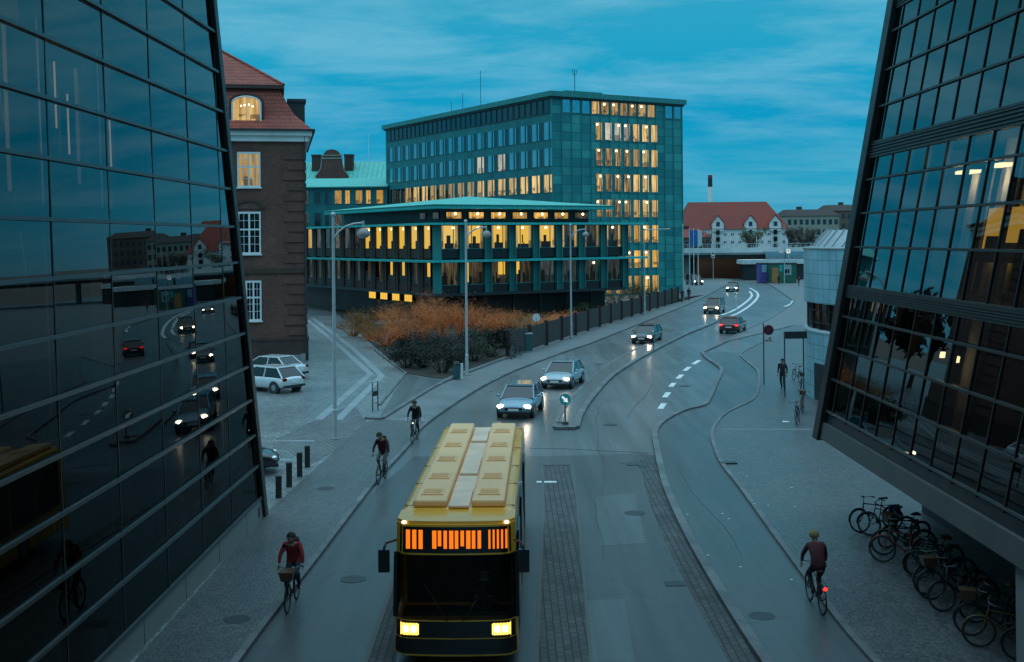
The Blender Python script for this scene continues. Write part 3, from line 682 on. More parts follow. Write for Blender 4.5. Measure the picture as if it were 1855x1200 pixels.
for y, z, l in ((30.6, 10.2, .75), (28.7, 10.25, .8)):
    m = MB(); facade_bar(m, RP, y - l, y, z, z + .08, -.95, -.6); m.build('ceiling_lamp', 'room_lamp', rb)
for y, z, l in ((29.6, 5.62, .10), (28.9, 5.6, .34)):
    m = MB(); facade_bar(m, RP, y - l, y, z, z + .15, -.8, -.7); m.build('desk_lamp', 'room_lamp', rb)
for y, z, e in ((30.4, 10.0, 16), (28.6, 10.0, 22), (28.9, 5.3, 2)):
    ld = bpy.data.lights.new('room_light', 'POINT'); ld.energy = e; ld.color = (1, .74, .42); ld.shadow_soft_size = .15
    o = bpy.data.objects.new('room_light', ld); COL.objects.link(o); o.parent = rb; o.location = RP(y, z, -.75)

# ------------------------------------------------------------------ brick building with red mansard
bb = thing('brick_building', 'dark brick corner building with white sash windows and steep red tiled mansard roof', 'building', (*G(556, 655), 0), R(11.5))
L_ = 22.0; D_ = 20.0
m = MB(); m.box(-L_, 0, 0, D_, 0, 16.05); m.build('wall', 'brick', bb)
m = MB(); m.box(-L_, .12, -.12, D_, 0, 1.55); m.box(-L_, .16, -.16, D_, 1.55, 1.75); m.build('plinth', 'brick_dark', bb)
m = MB(); m.box(-L_, .10, -.10, D_, 6.35, 6.62); m.box(-L_, .06, -.06, D_, 6.62, 6.7); m.build('string_course', 'brick_dark', bb)
for k in range(19):
    z = 1.9 + k * .74
    if 6.0 < z < 6.8 or z > 15.2: continue
    w = 1.55 if k % 2 else 1.25
    m = MB(); m.box(-w, .07, -.07, w, z, z + .52); m.build('quoin', 'quoin_brick', bb)
m = MB(); m.box(-L_, .25, -.25, D_, 15.75, 16.15); m.box(-L_, .5, -.5, D_, 16.15, 16.5); m.build('cornice', 'white_stucco', bb, bevel=.03)
# mansard: flared lower slope, eave lip, upper hip
m = MB()
def ring(i, z): return [(-L_, -i if i < 0 else i, z), (-i, i, z), (-i, D_ - i, z), (-L_, D_ - i, z)]
prof = [(-.62, 16.5), (-.1, 17.0), (.7, 17.75), (1.25, 18.7), (1.75, 19.75)]
rr = [[(-L_, i, z), (-i, i, z), (-i, D_ - i, z), (-L_, D_ - i, z)] for i, z in prof]
for a, c in zip(rr, rr[1:]):
    m.quad(a[0], a[1], c[1], c[0]); m.quad(a[1], a[2], c[2], c[1]); m.quad(a[2], a[3], c[3], c[2])
m.quad(*rr[0][::-1]); m.quad(rr[0][0], rr[-1][0], rr[-1][3], rr[0][3])
rf = m.build('roof', 'roof_tile', bb)
m = MB(); i = 1.45; a = [(-L_, i, 19.75), (-i, i, 19.75), (-i, D_ - i, 19.75), (-L_, D_ - i, 19.75)]; a2 = [(p[0], p[1], 20.0) for p in a]
r0, r1_ = (-L_, D_ / 2, 25.6), (-i - 8.2, D_ / 2, 25.6)
m.quad(a2[0], a2[1], r1_, r0); m.add([a2[1], a2[2], r1_], [(0, 1, 2)]); m.quad(a2[2], a2[3], r0, r1_); m.add([a2[3], a2[0], r0], [(0, 1, 2)])
m.build('upper_roof', 'roof_tile', bb)
m = MB(); m.box(-L_, -i + .04, i - .04, D_ - i + .04, 19.72, 19.99); m.build('eave', 'brick_dark', bb)
m = MB(); m.ribbon([(-L_, -.66), (.66, -.66), (.66, D_)], .16, 16.48, 16.62); m.build('gutter', 'steel_dark', bb)
m = MB(); m.tube([a2[1], r1_], .13, 6); m.build('ridge_tile', 'roof_tile', bb)
def sash(parent, x0, x1, z0, z1, y=-.02, lit=None, nx=4, nz=4, arch=0.0, drop=False):
    fr = MB(); t = .11
    w = x1 - x0
    fr.box(x0, x0 + t, y - .06, y + .05, z0, z1); fr.box(x1 - t, x1, y - .06, y + .05, z0, z1)
    fr.box(x0 + t, x1 - t, y - .06, y + .05, z0, z0 + t); fr.box(x0 + t, x1 - t, y - .06, y + .05, z1 - t * 1.3, z1)
    xm = (x0 + x1) / 2; zm = z0 + (z1 - z0) * .58
    fr.box(xm - .06, xm + .06, y - .055, y + .04, z0 + t, z1 - t * 1.3); fr.box(x0 + t, xm - .06, y - .05, y + .04, zm - .06, zm + .06); fr.box(xm + .06, x1 - t, y - .05, y + .04, zm - .06, zm + .06)
    for a_, b_ in ((x0 + t, xm - .06), (xm + .06, x1 - t)):
        xx = (a_ + b_) / 2; fr.box(xx - .014, xx + .014, y - .036, y + .03, z0 + t, z1 - t * 1.3)
        for zz in (z0 + t + (zm - z0 - t) * .36, z0 + t + (zm - z0 - t) * .70, zm + (z1 - zm) * .5): fr.box(a_, b_, y - .035, y + .03, zz - .014, zz + .014)
    w_ = fr.build('window', 'frame_white', parent)
    p = MB(); p.box(x0 + .04, x1 - .04, y - .0, y + .014, z0 + .04, z1 - .04)
    p.build('pane', lit or 'window_dark', w_)
    sl = MB(); sl.box(x0 - .08, x1 + .08, y - .14, y - .0, z0 - .1, z0 - .005); sl.build('sill', 'frame_white', w_)
    return w_
for xx in (-4.75, -8.6, -12.4, -16.2):
    wa = sash(bb, xx, xx + 1.62, 12.5, 15.0, lit='lit_cream' if xx > -5 else None)
    wb = sash(bb, xx, xx + 1.60, 7.75, 10.75)
    m = MB()
    for k in range(9):
        t0, t1 = math.pi * k / 9, math.pi * (k + 1) / 9
        P = lambda t, q, r: (xx + .8 + r * 1.05 * math.cos(t), q, 10.95 + r * .62 * math.sin(t))
        m.hexa([P(t0, -.14, .84), P(t1, -.14, .84), P(t1, .02, .84), P(t0, .02, .84)], [P(t0, -.14, 1.06), P(t1, -.14, 1.06), P(t1, .02, 1.06), P(t0, .02, 1.06)])
    m.build('hood', 'brick_dark', wb)
    m = MB(); m.prism([(xx + .8 + .86 * math.cos(math.pi * k / 10), .52 * math.sin(math.pi * k / 10)) for k in range(11)], 0, .03)
    m.v = [(x, -.03 - z, 10.95 + y) for x, y, z in m.v]; m.build('tympanum', 'quoin_brick', wb)
    sash(bb, xx + .5, xx + 1.60, 3.0, 5.85)
# dormer
dm = MB(); dm.box(-5.3, -2.85, .25, 3.2, 16.95, 18.6)
for k in range(8):
    t0, t1 = math.pi * k / 8, math.pi * (k + 1) / 8
    P = lambda t, q, z=None: (-4.075 + 1.225 * math.cos(t), q, 18.6 + .62 * math.sin(t))
    Q = lambda t, q: (-4.075 + 1.225 * math.cos(t), q, 18.6)
    dm.hexa([Q(t0, .25), Q(t1, .25), Q(t1, 3.2), Q(t0, 3.2)], [P(t0, .25), P(t1, .25), P(t1, 3.2), P(t0, 3.2)])
d_o = dm.build('dormer', 'brick_dark', bb)
m = MB(); pl = [(-5.0, 17.1), (-3.15, 17.1), (-3.15, 18.5)] + [(-4.075 + .925 * math.cos(math.pi * k / 10), 18.5 + .42 * math.sin(math.pi * k / 10)) for k in range(1, 10)] + [(-5.0, 18.5)]
m.prism(pl, 0, .05); m.v = [(x, .24 - z, y) for x, y, z in m.v]; m.build('dormer_pane', 'lit_cream', d_o)
m = MB()
m.box(-5.12, -3.03, .14, .26, 16.95, 17.1); m.box(-5.12, -5.0, .14, .24, 17.1, 18.5); m.box(-3.15, -3.03, .14, .24, 17.1, 18.5); m.box(-4.1, -4.05, .15, .2, 17.1, 18.9)
ar = [(-4.075 + .985 * math.cos(math.pi * k / 12), .19, 18.5 + .47 * math.sin(math.pi * k / 12)) for k in range(13)]
m.tube(ar, .055, 5); m.build('dormer_frame', 'frame_white', d_o)
m = MB()
for x_ in (-4.45, -4.2, -3.9, -3.65): m.ball((x_, .165, 18.35 + .08 * math.sin(x_ * 9)), .06, 8, 6)
m.build('chandelier', 'room_lamp', d_o)
m = MB(); m.box(-1.2, .1, 3.6, 5.2, 17.2, 19.0); m.box(-1.2, .2, 3.5, 5.3, 19.0, 19.25); m.build('side_dormer', 'steel_dark', bb)
m = MB(); m.box(-5.6, -3.9, -.05, -.13, .2, 1.35); m.build('cellar_door', 'copper_wall', bb)
m = MB(); m.box(-1.35, -.1, -.55, -.16, 0, .5); m.box(-.45, -.1, -.75, -.55, 0, .62); m.build('step', 'concrete', bb)
m = MB(); m.tube([(-.05, -.2, 16.3), (-.05, -.2, .3)], .06, 6); m.build('downpipe', 'steel_dark', bb)

# ------------------------------------------------------------------ copper-clad office tower
tw = thing('office_tower', 'tall slab of copper-green offices with rows of lit windows', 'building', (5.80, 165.4, 0), math.atan2(.518, .856))
TW, TL, TH = 23.83, 55.73, 28.9
m = MB(); m.quad((0, 0, 0), (TW, 0, 0), (TW, 0, TH), (0, 0, TH)); m.quad((TW, 0, 0), (TW, TL, 0), (TW, TL, TH), (TW, 0, TH)); m.build('panel_wall', 'copper_panel', tw)
m = MB(); m.quad((0, TL, 0), (0, 0, 0), (0, 0, TH), (0, TL, TH)); m.quad((TW, TL, 0), (0, TL, 0), (0, TL, TH), (TW, TL, TH)); m.build('wall', 'copper_wall', tw)
m = MB(); m.box(-.55, TW + .55, -.55, TL + .55, TH + .02, TH + .75); rf = m.build('roof', 'verdigris', tw)
m = MB(); m.box(-.3, TW + .3, -.3, TL + .3, TH - .25, TH + .015); m.build('eave', 'dark_cladding', rf)
m = MB(); m.box(3.5, 10.0, 1.5, 30, TH + .76, TH + 1.25); m.build('plant_room', 'verdigris', rf)
PW = TW / 14
for k in range(15):
    m = MB(); x = k * PW; m.box(x - .05, x + .05, -.13, -.005, 0, TH - .26); m.build('rib', 'verdigris', tw)
rt = random.Random(11)
def simple_window(parent, name, x0, x1, y0, y1, z0, z1, pane, frame='verdigris', lamp=None):
    """window on a local -y (y0 == y1 None) or -x face: frame set proud, pane just in front of the wall"""
    m = MB()
    if y1 is None:
        t = .06; f0, f1 = -.10, -.012
        m.box(x0, x1, -.05, -.02, z0, z1, 1)
        m.box(x0 - t, x0, f0, f1, z0 - t, z1 + t); m.box(x1, x1 + t, f0, f1, z0 - t, z1 + t); m.box(x0, x1, f0, f1, z0 - t, z0); m.box(x0, x1, f0, f1, z1, z1 + t)
        if lamp: m.ball((lamp, -.10, z1 - .32), .16, 8, 6, 2)
    else:
        t = .06; f0, f1 = -.10, -.012
        m.box(-.05, -.02, y0, y1, z0, z1, 1)
        m.box(f0, f1, y0 - t, y0, z0 - t, z1 + t); m.box(f0, f1, y1, y1 + t, z0 - t, z1 + t); m.box(f0, f1, y0, y1, z0 - t, z0); m.box(f0, f1, y0, y1, z1, z1 + t)
        if lamp: m.ball((-.10, lamp, z1 - .32), .16, 8, 6, 2)
    return m.build(name, [frame, pane, 'room_lamp'], parent)
for k in range(7):
    zt = 25.55 - 3.77 * k
    for c in range(7):
        x0 = (4.35 + c) * PW + .22
        mat_ = ('lit_office' if c < 4 else 'lit_cream') if k < 4 else 'lit_yellow'
        if k == 0: mat_ = 'lit_white' if c in (1, 2, 3) else 'lit_cream'
        lp = x0 + .25 + .5 * ((c * 7 + k) % 3) / 2 if c in (0, 2, 3, 5) else None
        simple_window(tw, 'window', x0, x0 + PW - .55, 0, None, zt - 2.55, zt, mat_, lamp=lp)
for c in range(1, 14):
    x0 = c * PW + .18
    mat_ = 'lit_office' if 4 <= c <= 8 else 'lit_cream' if c in (9, 10) else 'window_sky'
    if c == 11: continue
    simple_window(tw, 'attic_window', x0, x0 + PW - .4, 0, None, 26.75, 28.55, mat_, lamp=x0 + .5 if c in (5, 6, 8, 9) else None)
for c in range(33):
    y0 = .5 + c * 1.655
    simple_window(tw, 'attic_window', 0, 0, y0 + .12, y0 + 1.42, 26.6, 28.5, 'window_dark', 'bronze_rib')
for k in range(3):
    zt = 25.3 - 3.77 * k
    for c in range(17):
        y0 = .75 + c * 3.25
        mat_ = 'window_sky'
        if k == 1 and c in (4, 6): mat_ = 'lit_white'
        if k == 2: mat_ = 'lit_cream' if c < 15 else 'window_dark'
        m = MB(); m.box(-.05, -.02, y0, y0 + 1.25, zt - 2.5, zt, 1); m.box(-.05, -.02, y0 - .75, y0 - .30, zt - 2.5, zt, 1); m.box(-.14, -.01, y0 - .28, y0 - .04, zt - 2.5, zt, 0)
        m.box(-.12, -.01, y0 + 1.26, y0 + 1.36, zt - 2.6, zt + .05, 0); m.box(-.10, -.01, y0 - .8, y0 + 1.25, zt, zt + .08, 0); m.box(-.055, -.021, y0 + 1.38, y0 + 2.3, zt - 2.5, zt, 2)
        m.build('window', ['verdigris', mat_, 'window_dark'], tw)
for x_, y_, h in ((9.5, 8, 4.3),):
    m = MB(); m.tube([(x_, y_, TH + 1.2), (x_, y_, TH + 1.2 + h)], .06, 5); m.tube([(x_ - .4, y_, TH + h + 1.2), (x_ - .3, y_, TH + h + .4), (x_ + .3, y_, TH + h + .4), (x_ + .4, y_, TH + h + 1.2)], .04, 5); m.build('antenna', 'steel_dark', rf)
for y_, h in ((23, 6.0), (29, 3.0), (33.0, 2.0)):
    m = MB(); m.tube([(1.5, y_, TH + .7), (1.5, y_, TH + .7 + h)], .045, 5); m.build('antenna', 'steel_dark', rf)

# ------------------------------------------------------------------ low pavilion with copper canopies
lo = thing('office_pavilion', 'low office pavilion with turquoise copper roof and canopies, tall lit windows between dark fins', 'building', (-7.55, 115, 0), math.atan2(.518, .856))
LW, LL = 23.1, 46.0
m = MB(); m.box(.35, LW - .3, .35, LL, 3.2, 10.1); m.build('wall', 'dark_cladding', lo)
m = MB(); m.box(2.2, LW - 1, 2.2, LL, 0, 3.15); m.build('basement_wall', 'brown_cladding', lo)
for k in range(6):
    m = MB(); m.box(3.0 + k * 3.3, 3.25 + k * 3.3, 1.2, 1.45, 0, 3.1); m.build('pier', 'dark_cladding', lo)
def canopy(z, name='canopy'):
    m = MB(); m.box(-1.0, LW + 2.6, -1.0, .34, z - .11, z + .11); m.box(-1.0, .34, .345, LL + 1, z - .11, z + .11); return m.build(name, 'copper_fascia', lo)
canopy(10.2); canopy(6.47)
m = MB(); m.box(-.25, LW, -.25, .34, 2.95, 3.25); m.box(-.25, .34, .345, LL, 2.95, 3.25); m.build('ledge', 'dark_cladding', lo)
P8 = LW / 8
for lev, (z0, z1) in enumerate(((7.72, 10.02), (4.1, 6.3))):
    for k in range(8):
        x0 = k * P8 + .62; x1 = x0 + P8 * .66
        lit = lev == 0 or k in (1, 2, 3)
        m = MB(); t = .06
        m.box(x0 - t, x0, -.02, .33, z0 - t, z1 + t); m.box(x1, x1 + t, -.02, .33, z0 - t, z1 + t); m.box(x0, x1, -.02, .33, z0 - t, z0); m.box(x0, x1, -.02, .33, z1, z1 + t)
        xs = x0 + (x1 - x0) * (.3 if k % 2 else .72); m.box(xs - .03, xs + .03, .02, .1, z0, z1)
        w_ = m.build('window', 'verdigris', lo)
        MB().quad((x0, .06, z0), (x1, .06, z0), (x1, .06, z1), (x0, .06, z1)).build('pane', 'clear_glass', w_)
        if lev == 0: bk = ('room_glow_pale', 'room_glow', 'room_glow', 'room_glow', 'room_glow', 'lit_dim', 'lit_dim', 'lit_dim')[k]
        else: bk = ('lit_dim', 'lit_dim', 'lit_dim', 'lit_dim', 'lit_grey', 'lit_grey', 'lit_grey', 'lit_grey')[k]
        m = MB(); m.box(x0 + .0, x1 - .0, .31, .34, z0, z1); m.build('room', bk, w_)
        f = MB(); q = random.Random(k * 3 + lev)
        if lev == 0:
            f.box(x0 + q.uniform(0, .6), x1 - q.uniform(0, .5), .22, .3, z0, z0 + q.uniform(.35, .8))
            f.box(x0 + q.uniform(.6, .9), x0 + 1.0 + q.uniform(0, .25), .20, .215, z0 + .5, z0 + q.uniform(1.2, 1.5))
            for _ in range(3):
                xx = q.uniform(x0 + .1, x1 - .2); f.box(xx, xx + .12, .17, .19, z0, z0 + q.uniform(.3, .7))
        else:
            for _ in range(5):
                xx = q.uniform(x0 + .05, x1 - .3); f.box(xx, xx + q.uniform(.1, .4), .17 + .02 * _, .18 + .02 * _, z0, z0 + q.uniform(.4, 1.5))
        f.build('furniture', 'interior_brown', w_)
        c = MB()
        if lev == 0:
            c.box(x0 + .01, x0 + .28, .1, .13, z0, z1); c.box(x1 - .28, x1 - .01, .1, .13, z0, z1); c.build('curtain', 'lit_cream', w_)
            if k in (0, 1, 2, 3, 4, 7): c = MB(); c.ball((x0 + (x1 - x0) * (.75 if k < 2 else .5), .2, z1 - .22), (.16, .06, .13), 10, 6); c.build('ceiling_lamp', 'room_lamp', w_)
        elif lit:
            s_ = {1: (0, .3), 2: (.9, 1.7), 3: (0.05, .55)}[k]; c.box(x0 + s_[0], x0 + s_[1], .24, .26, z0 + (.9 if k > 1 else .2), z1); c.build('lit_screen', 'room_glow', w_)
        elif k == 6:
            c.ball((x0 + 1.3, .2, z1 - .3), .13, 10, 6); c.build('ceiling_lamp', 'room_lamp', w_)
        m = MB(); m.box(x0 - .06, x1 + .06, .04, .34, z0 - .98, z0 - .07); m.build('spandrel', 'bus_black', lo)
        m = MB(); m.box(x1 + .08, x1 + .90, -.12, .34, z0 - 1.1, z1 + .05); m.box(x1 + .10, x1 + .18, -.24, -.12, z0 - 1.1, z1 + .05, 1); m.box(x1 + .80, x1 + .88, -.24, -.12, z0 - 1.1, z1 + .05, 1); m.build('fin', ['copper_dark', 'verdigris'], lo)
    m = MB(); m.box(-.22, .52, -.22, .34, z0 - 1.1, z1 + .05); m.build('corner_fin', 'verdigris', lo)
    for k in range(15):
        y0 = 1.25 + k * 2.9
        lit = (lev == 0 and k < 6) or (lev == 1 and k in (0, 2, 3))
        bk = 'room_glow' if lit else ('lit_dim' if k % 3 else 'lit_grey')
        if lev == 0 and k in (11, 12, 13): bk = 'lit_yellow'
        m = MB(); t = .06
        m.box(-.02, .33, y0 - t, y0, z0 - t, z1 + t); m.box(-.02, .33, y0 + 1.5, y0 + 1.5 + t, z0 - t, z1 + t); m.box(-.02, .33, y0, y0 + 1.5, z0 - t, z0); m.box(-.02, .33, y0, y0 + 1.5, z1, z1 + t)
        w_ = m.build('window', 'bronze_rib', lo)
        MB().quad((.03, y0 + 1.5, z0), (.03, y0, z0), (.03, y0, z1), (.03, y0 + 1.5, z1)).build('pane', 'clear_glass', w_)
        m = MB(); m.box(.12, .15, y0 + (0 if lev == 0 else .2), y0 + (1.5 if lev == 0 else .9), z0 + (0 if lev == 0 or not lit else .8), z1); m.build('room', bk, w_)
        if lit and lev == 0:
            m = MB(); m.box(.07, .11, y0, y0 + .55, z0, z0 + .3 + .5 * (k % 2)); m.build('furniture', 'interior_brown', w_)
            m = MB(); m.ball((.08, y0 + .5, z1 - .25), (.03, .13, .12), 10, 6); m.build('ceiling_lamp', 'room_lamp', w_)
        m = MB(); m.box(-.08, .34, y0 + 1.6, y0 + 2.8, z0 - 1.1, z1 + .05); m.box(-.16, -.08, y0 + 2.15, y0 + 2.25, z0 - 1.1, z1 + .05, 1); m.build('fin', ['brown_cladding', 'copper_dark'], lo)
        m = MB(); m.box(.04, .34, y0 - .06, y0 + 1.56, z0 - .98, z0 - .07); m.build('spandrel', 'brown_cladding', lo)
# attic storey under the roof
m = MB(); m.box(1.6, LW - 3.5, 1.6, 27, 10.12, 11.75); m.build('attic_wall', 'dark_cladding', lo)
for k in range(7):
    x0 = 2.0 + k * 2.62
    m = MB(); m.box(x0 - .05, x0 + 1.75, 1.5, 1.59, 10.72, 11.45); m.box(x0, x0 + 1.7, 1.47, 1.51, 10.77, 11.4, 1); m.ball((x0 + 1.0, 1.45, 11.25), .13, 8, 6, 2)
    m.build('attic_window', ['bronze_rib', 'lit_yellow' if k < 6 else 'lit_dim', 'room_lamp'], lo)
for k in range(2):
    y0 = 2.2 + k * 3.0
    m = MB(); m.box(1.5, 1.59, y0, y0 + 1.3, 10.72, 11.45); m.box(1.47, 1.51, y0 + .05, y0 + 1.25, 10.77, 11.4, 1); m.build('attic_window', ['bronze_rib', 'lit_dim'], lo)
# shallow hipped copper roof with deep fascia
x0, x1, y0, y1 = -.45, LW - 1.6, -.45, 28.0
m = MB(); m.box(x0, x1, y0, y1, 11.72, 12.12); rf = m.build('roof_fascia', 'copper_fascia', lo)
m = MB(); c0, c1 = (9.0, 9.5, 13.35), (12.5, 19.0, 13.35)
q = [(x0 - .12, y0 - .12, 12.125), (x1 + .12, y0 - .12, 12.125), (x1 + .12, y1 + .12, 12.125), (x0 - .12, y1 + .12, 12.125)]
m.add([q[0], q[1], c0], [(0, 1, 2)]); m.quad(q[1], q[2], c1, c0); m.add([q[2], q[3], c1], [(0, 1, 2)]); m.quad(q[3], q[0], c0, c1); m.quad(*q[::-1])
m.build('roof', 'copper_roof', lo)
# low cellar windows on the garden side
for k in range(4):
    y0 = 9.3 + k * 3.1
    m = MB(); m.box(1.9, 2.19, y0 - .1, y0 + 1.9, 1.9, 3.0)
    for j in range(4):
        m.box(1.86, 1.9, y0 + .05 + j * .46, y0 + .38 + j * .46, 2.0, 2.95, 1)
    m.build('cellar_window', ['brown_cladding', 'room_glow'], lo)

# ------------------------------------------------------------------ office wing and old copper-roofed house behind
wg = thing('office_wing', 'dark office wing behind the brick building with copper-green roof and yellow top windows', 'building', (-44, 212, 0))
m = MB(); m.box(0, 21.3, 0, 12, 0, 18.4); m.build('wall', 'copper_wall', wg)
m = MB(); m.quad((-.6, -.8, 18.42), (21.4, -.8, 18.42), (21.4, 5, 20.2), (-.6, 5, 20.2)); m.box(-.6, 21.4, 5.01, 12.6, 18.45, 20.2); m.box(-.6, 21.4, -.8, 4.99, 18.25, 18.415); m.build('roof', 'copper_roof', wg)
for r_, (z0, z1) in enumerate(((15.3, 17.7), (11.2, 13.7), (7.3, 9.8), (3.4, 5.9))):
    for k in range(8):
        x0 = 6.0 + k * 1.9
        lit = 'lit_yellow' if (r_ == 0 and k >= 3) else 'lit_dim' if k % 3 == 0 else 'window_dark'
        simple_window(wg, 'window', x0, x0 + (1.2 if k % 2 else .8), 0, None, z0, z1, lit)
oh = thing('brick_house', 'old brick house with round gable and green copper roof rising behind the office wing', 'building', (-47, 240, 0))
m = MB(); m.box(0, 24, 0, 12, 0, 21.3); m.build('wall', 'brick', oh)
m = MB(); m.quad((-.5, -.5, 21.2), (24, -.5, 21.2), (24, 6, 25.2), (-.5, 6, 25.2)); m.quad((24, 12.5, 21.2), (-.5, 12.5, 21.2), (-.5, 6, 25.2), (24, 6, 25.2)); m.quad((-.5, -.5, 21.19), (-.5, 12.5, 21.19), (24, 12.5, 21.19), (24, -.5, 21.19))
for k in range(24): m.tube([(k, -.5, 21.25), (k, 6, 25.25)], .06, 4)
m.build('roof', 'copper_roof', oh)
gx = (613 - 927.5) / F * 240 + 47 - 1.0
m = MB(); pl = [(-3.4, 20), (3.4, 20), (3.3, 21.8), (2.2, 23.2), (1.9, 25.4), (1.9, 26.1)] + [(1.7 * math.cos(math.pi * k / 10), 26.1 + 1.25 * math.sin(math.pi * k / 10)) for k in range(0, 11)] + [(-1.9, 26.1), (-1.9, 25.4), (-2.2, 23.2), (-3.3, 21.8)]
m.prism(pl, 0, .9); m.v = [(gx + x, -.6 - z, y) for x, y, z in m.v]; m.build('gable', 'brick', oh)
m = MB(); m.tube([(gx + x, -1.2, y) for x, y in [(-3.5, 21.7), (-2.35, 23.3), (-2.0, 25.4)]], .14, 5); m.tube([(gx + x, -1.2, y) for x, y in [(3.5, 21.7), (2.35, 23.3), (2.0, 25.4)]], .14, 5); m.box(gx - 2.1, gx + 2.1, -1.6, -.5, 25.35, 25.6); m.box(gx - 2.1, gx + 2.1, -1.61, -.51, 26.0, 26.2); m.build('gable_trim', 'far_stone', oh)
for x_ in (gx - 3.9, gx + 2.9):
    m = MB(); m.box(x_ - .9, x_ + .9, 2.5, 4.4, 22, 26.2); m.box(x_ - 1.0, x_ + 1.0, 2.4, 4.5, 26.2, 26.6); m.build('chimney', 'brick_dark', oh)
m = MB(); m.tube([(gx + 6.8, 5, 25), (gx + 6.8, 5, 31)], .06, 5); m.build('antenna', 'frame_white', oh)

# ------------------------------------------------------------------ round zinc-clad building
rc = thing('round_building', 'round pavilion clad in pale zinc panels with dark ribbon window and raked metal roof', 'building', (24.45, 62.0, 0))
RR = 8.6
m = MB(); NS = 72
def drum(m, r, z0, z1, mat=0, n=NS):
    m.lathe([(r, z0), (r, z1)], n=n, mat=mat)
m = MB(); drum(m, RR, 5.15, 7.95); m.build('upper_drum', 'zinc_panel', rc)
m = MB(); m.lathe([(RR, 7.95), (RR + .06, 7.98), (RR + .06, 8.08), (RR - .5, 8.1)], n=NS); m.build('parapet', 'zinc_roof', rc)
m = MB(); m.lathe([(RR - .25, 3.75), (RR - .25, 5.15)], n=NS); m.build('ribbon_window', 'window_dark', rc)
m = MB()
for k in range(48):
    a = 2 * math.pi * k / 48; c, s_ = math.cos(a), math.sin(a); m.cyl(((RR - .2) * c, (RR - .2) * s_, 3.75), ((RR - .2) * c, (RR - .2) * s_, 5.15), .045, n=5)
for z in (4.1, 4.75): m.torus((0, 0, z), (0, 0, 1), RR - .2, .025, 72, 4)
m.build('window_frame', 'bronze_rib', rc)
m = MB(); m.lathe([(RR - .25, 3.75), (RR + .05, 3.72), (RR + .05, 3.6)], n=NS); m.build('sill', 'zinc_roof', rc)
m = MB(); drum(m, RR, .0, 3.6); m.build('lower_drum', 'zinc_panel', rc)
# recessed entrance on the street side
a0 = math.atan2(-4.6, -8.0)
m = MB(); 
for k in range(6):
    a, a2_ = R(186 + 2.2 * k), R(186 + 2.2 * (k + 1)); zt = 2.0
    m.hexa([(RR * .99 * math.cos(a), RR * .99 * math.sin(a), .09), (RR * .99 * math.cos(a2_), RR * .99 * math.sin(a2_), .09), ((RR + .04) * math.cos(a2_), (RR + .04) * math.sin(a2_), .09), ((RR + .04) * math.cos(a), (RR + .04) * math.sin(a), .09)],
           [(RR * .99 * math.cos(a), RR * .99 * math.sin(a), zt), (RR * .99 * math.cos(a2_), RR * .99 * math.sin(a2_), zt), ((RR + .04) * math.cos(a2_), (RR + .04) * math.sin(a2_), zt), ((RR + .04) * math.cos(a), (RR + .04) * math.sin(a), zt)])
m.build('door', 'dark_cladding', rc)
m = MB(); m.lathe([(RR - .5, 8.09), (RR - 1.25, 8.98), (0, 9.02)], n=NS)
for k in range(54):
    a = 2 * math.pi * k / 54; c, s_ = math.cos(a), math.sin(a); m.tube([((RR - .5) * c, (RR - .5) * s_, 8.12), ((RR - 1.25) * c, (RR - 1.25) * s_, 9.02)], .05, 4)
m.build('roof', 'zinc_roof', rc)

# ------------------------------------------------------------------ far side: warehouse, blocks, chimney, bridge
wh = thing('warehouse', 'long white harbour warehouse with steep red hipped roof and gabled hoist dormers', 'building', (AT(1236, 400, 300)[0], 300, 0))
W = AT(1427, 400, 300)[0] - AT(1236, 400, 300)[0]
m = MB(); m.box(0, W, 0, 14, 0, 10.7); m.build('wall', 'white_stucco', wh)
m = MB(); e = .5; q = [(-e, -e, 10.6), (W + e, -e, 10.6), (W + e, 14.5, 10.6), (-e, 14.5, 10.6)]; p0, p1 = (2.5, 7, 17.8), (W - 4.0, 7, 17.8)
m.quad(q[0], q[1], p1, p0); m.add([q[1], q[2], p1], [(0, 1, 2)]); m.quad(q[2], q[3], p0, p1); m.add([q[3], q[0], p0], [(0, 1, 2)]); m.quad(*q[::-1]); m.build('roof', 'far_tile', wh)
for px in (1300, 1359, 1404):
    x = AT(px, 400, 300)[0] - AT(1236, 400, 300)[0]
    m = MB(); pl = [(-1.5, 10.0), (1.5, 10.0), (1.5, 12.2), (0, 14.0), (-1.5, 12.2)]; m.prism(pl, 0, 4.5); m.v = [(x + a, -.4 + (4.5 - z), b_) for a, b_, z in m.v]
    d_ = m.build('dormer', 'white_stucco', wh)
    m = MB(); m.quad((x - 1.75, -.7, 12.05), (x, -.7, 14.25), (x, 4, 14.25), (x - 1.75, 4, 12.05)); m.quad((x, -.7, 14.25), (x + 1.75, -.7, 12.05), (x + 1.75, 4, 12.05), (x, 4, 14.25)); m.build('dormer_roof', 'far_tile', d_)
    for z in (11.3, 9.2, 7.4, 5.6):
        m = MB(); m.box(x - .45, x + .45, -.48, -.38 if z > 10 else .02, z, z + 1.15); m.build('loading_hatch', 'window_dark', d_)
for r_, z in enumerate((8.9, 6.9)):
    for k in range(14):
        x = 1.2 + k * 1.9
        if min(abs(x + .3 - (AT(p, 400, 300)[0] - AT(1236, 400, 300)[0])) for p in (1300, 1359, 1404)) < 1.2: continue
        m = MB(); m.box(x, x + .22, -.05, .02, z, z + .6); m.box(x + .45, x + .67, -.05, .02, z, z + .6); m.build('window', 'window_dark', wh)
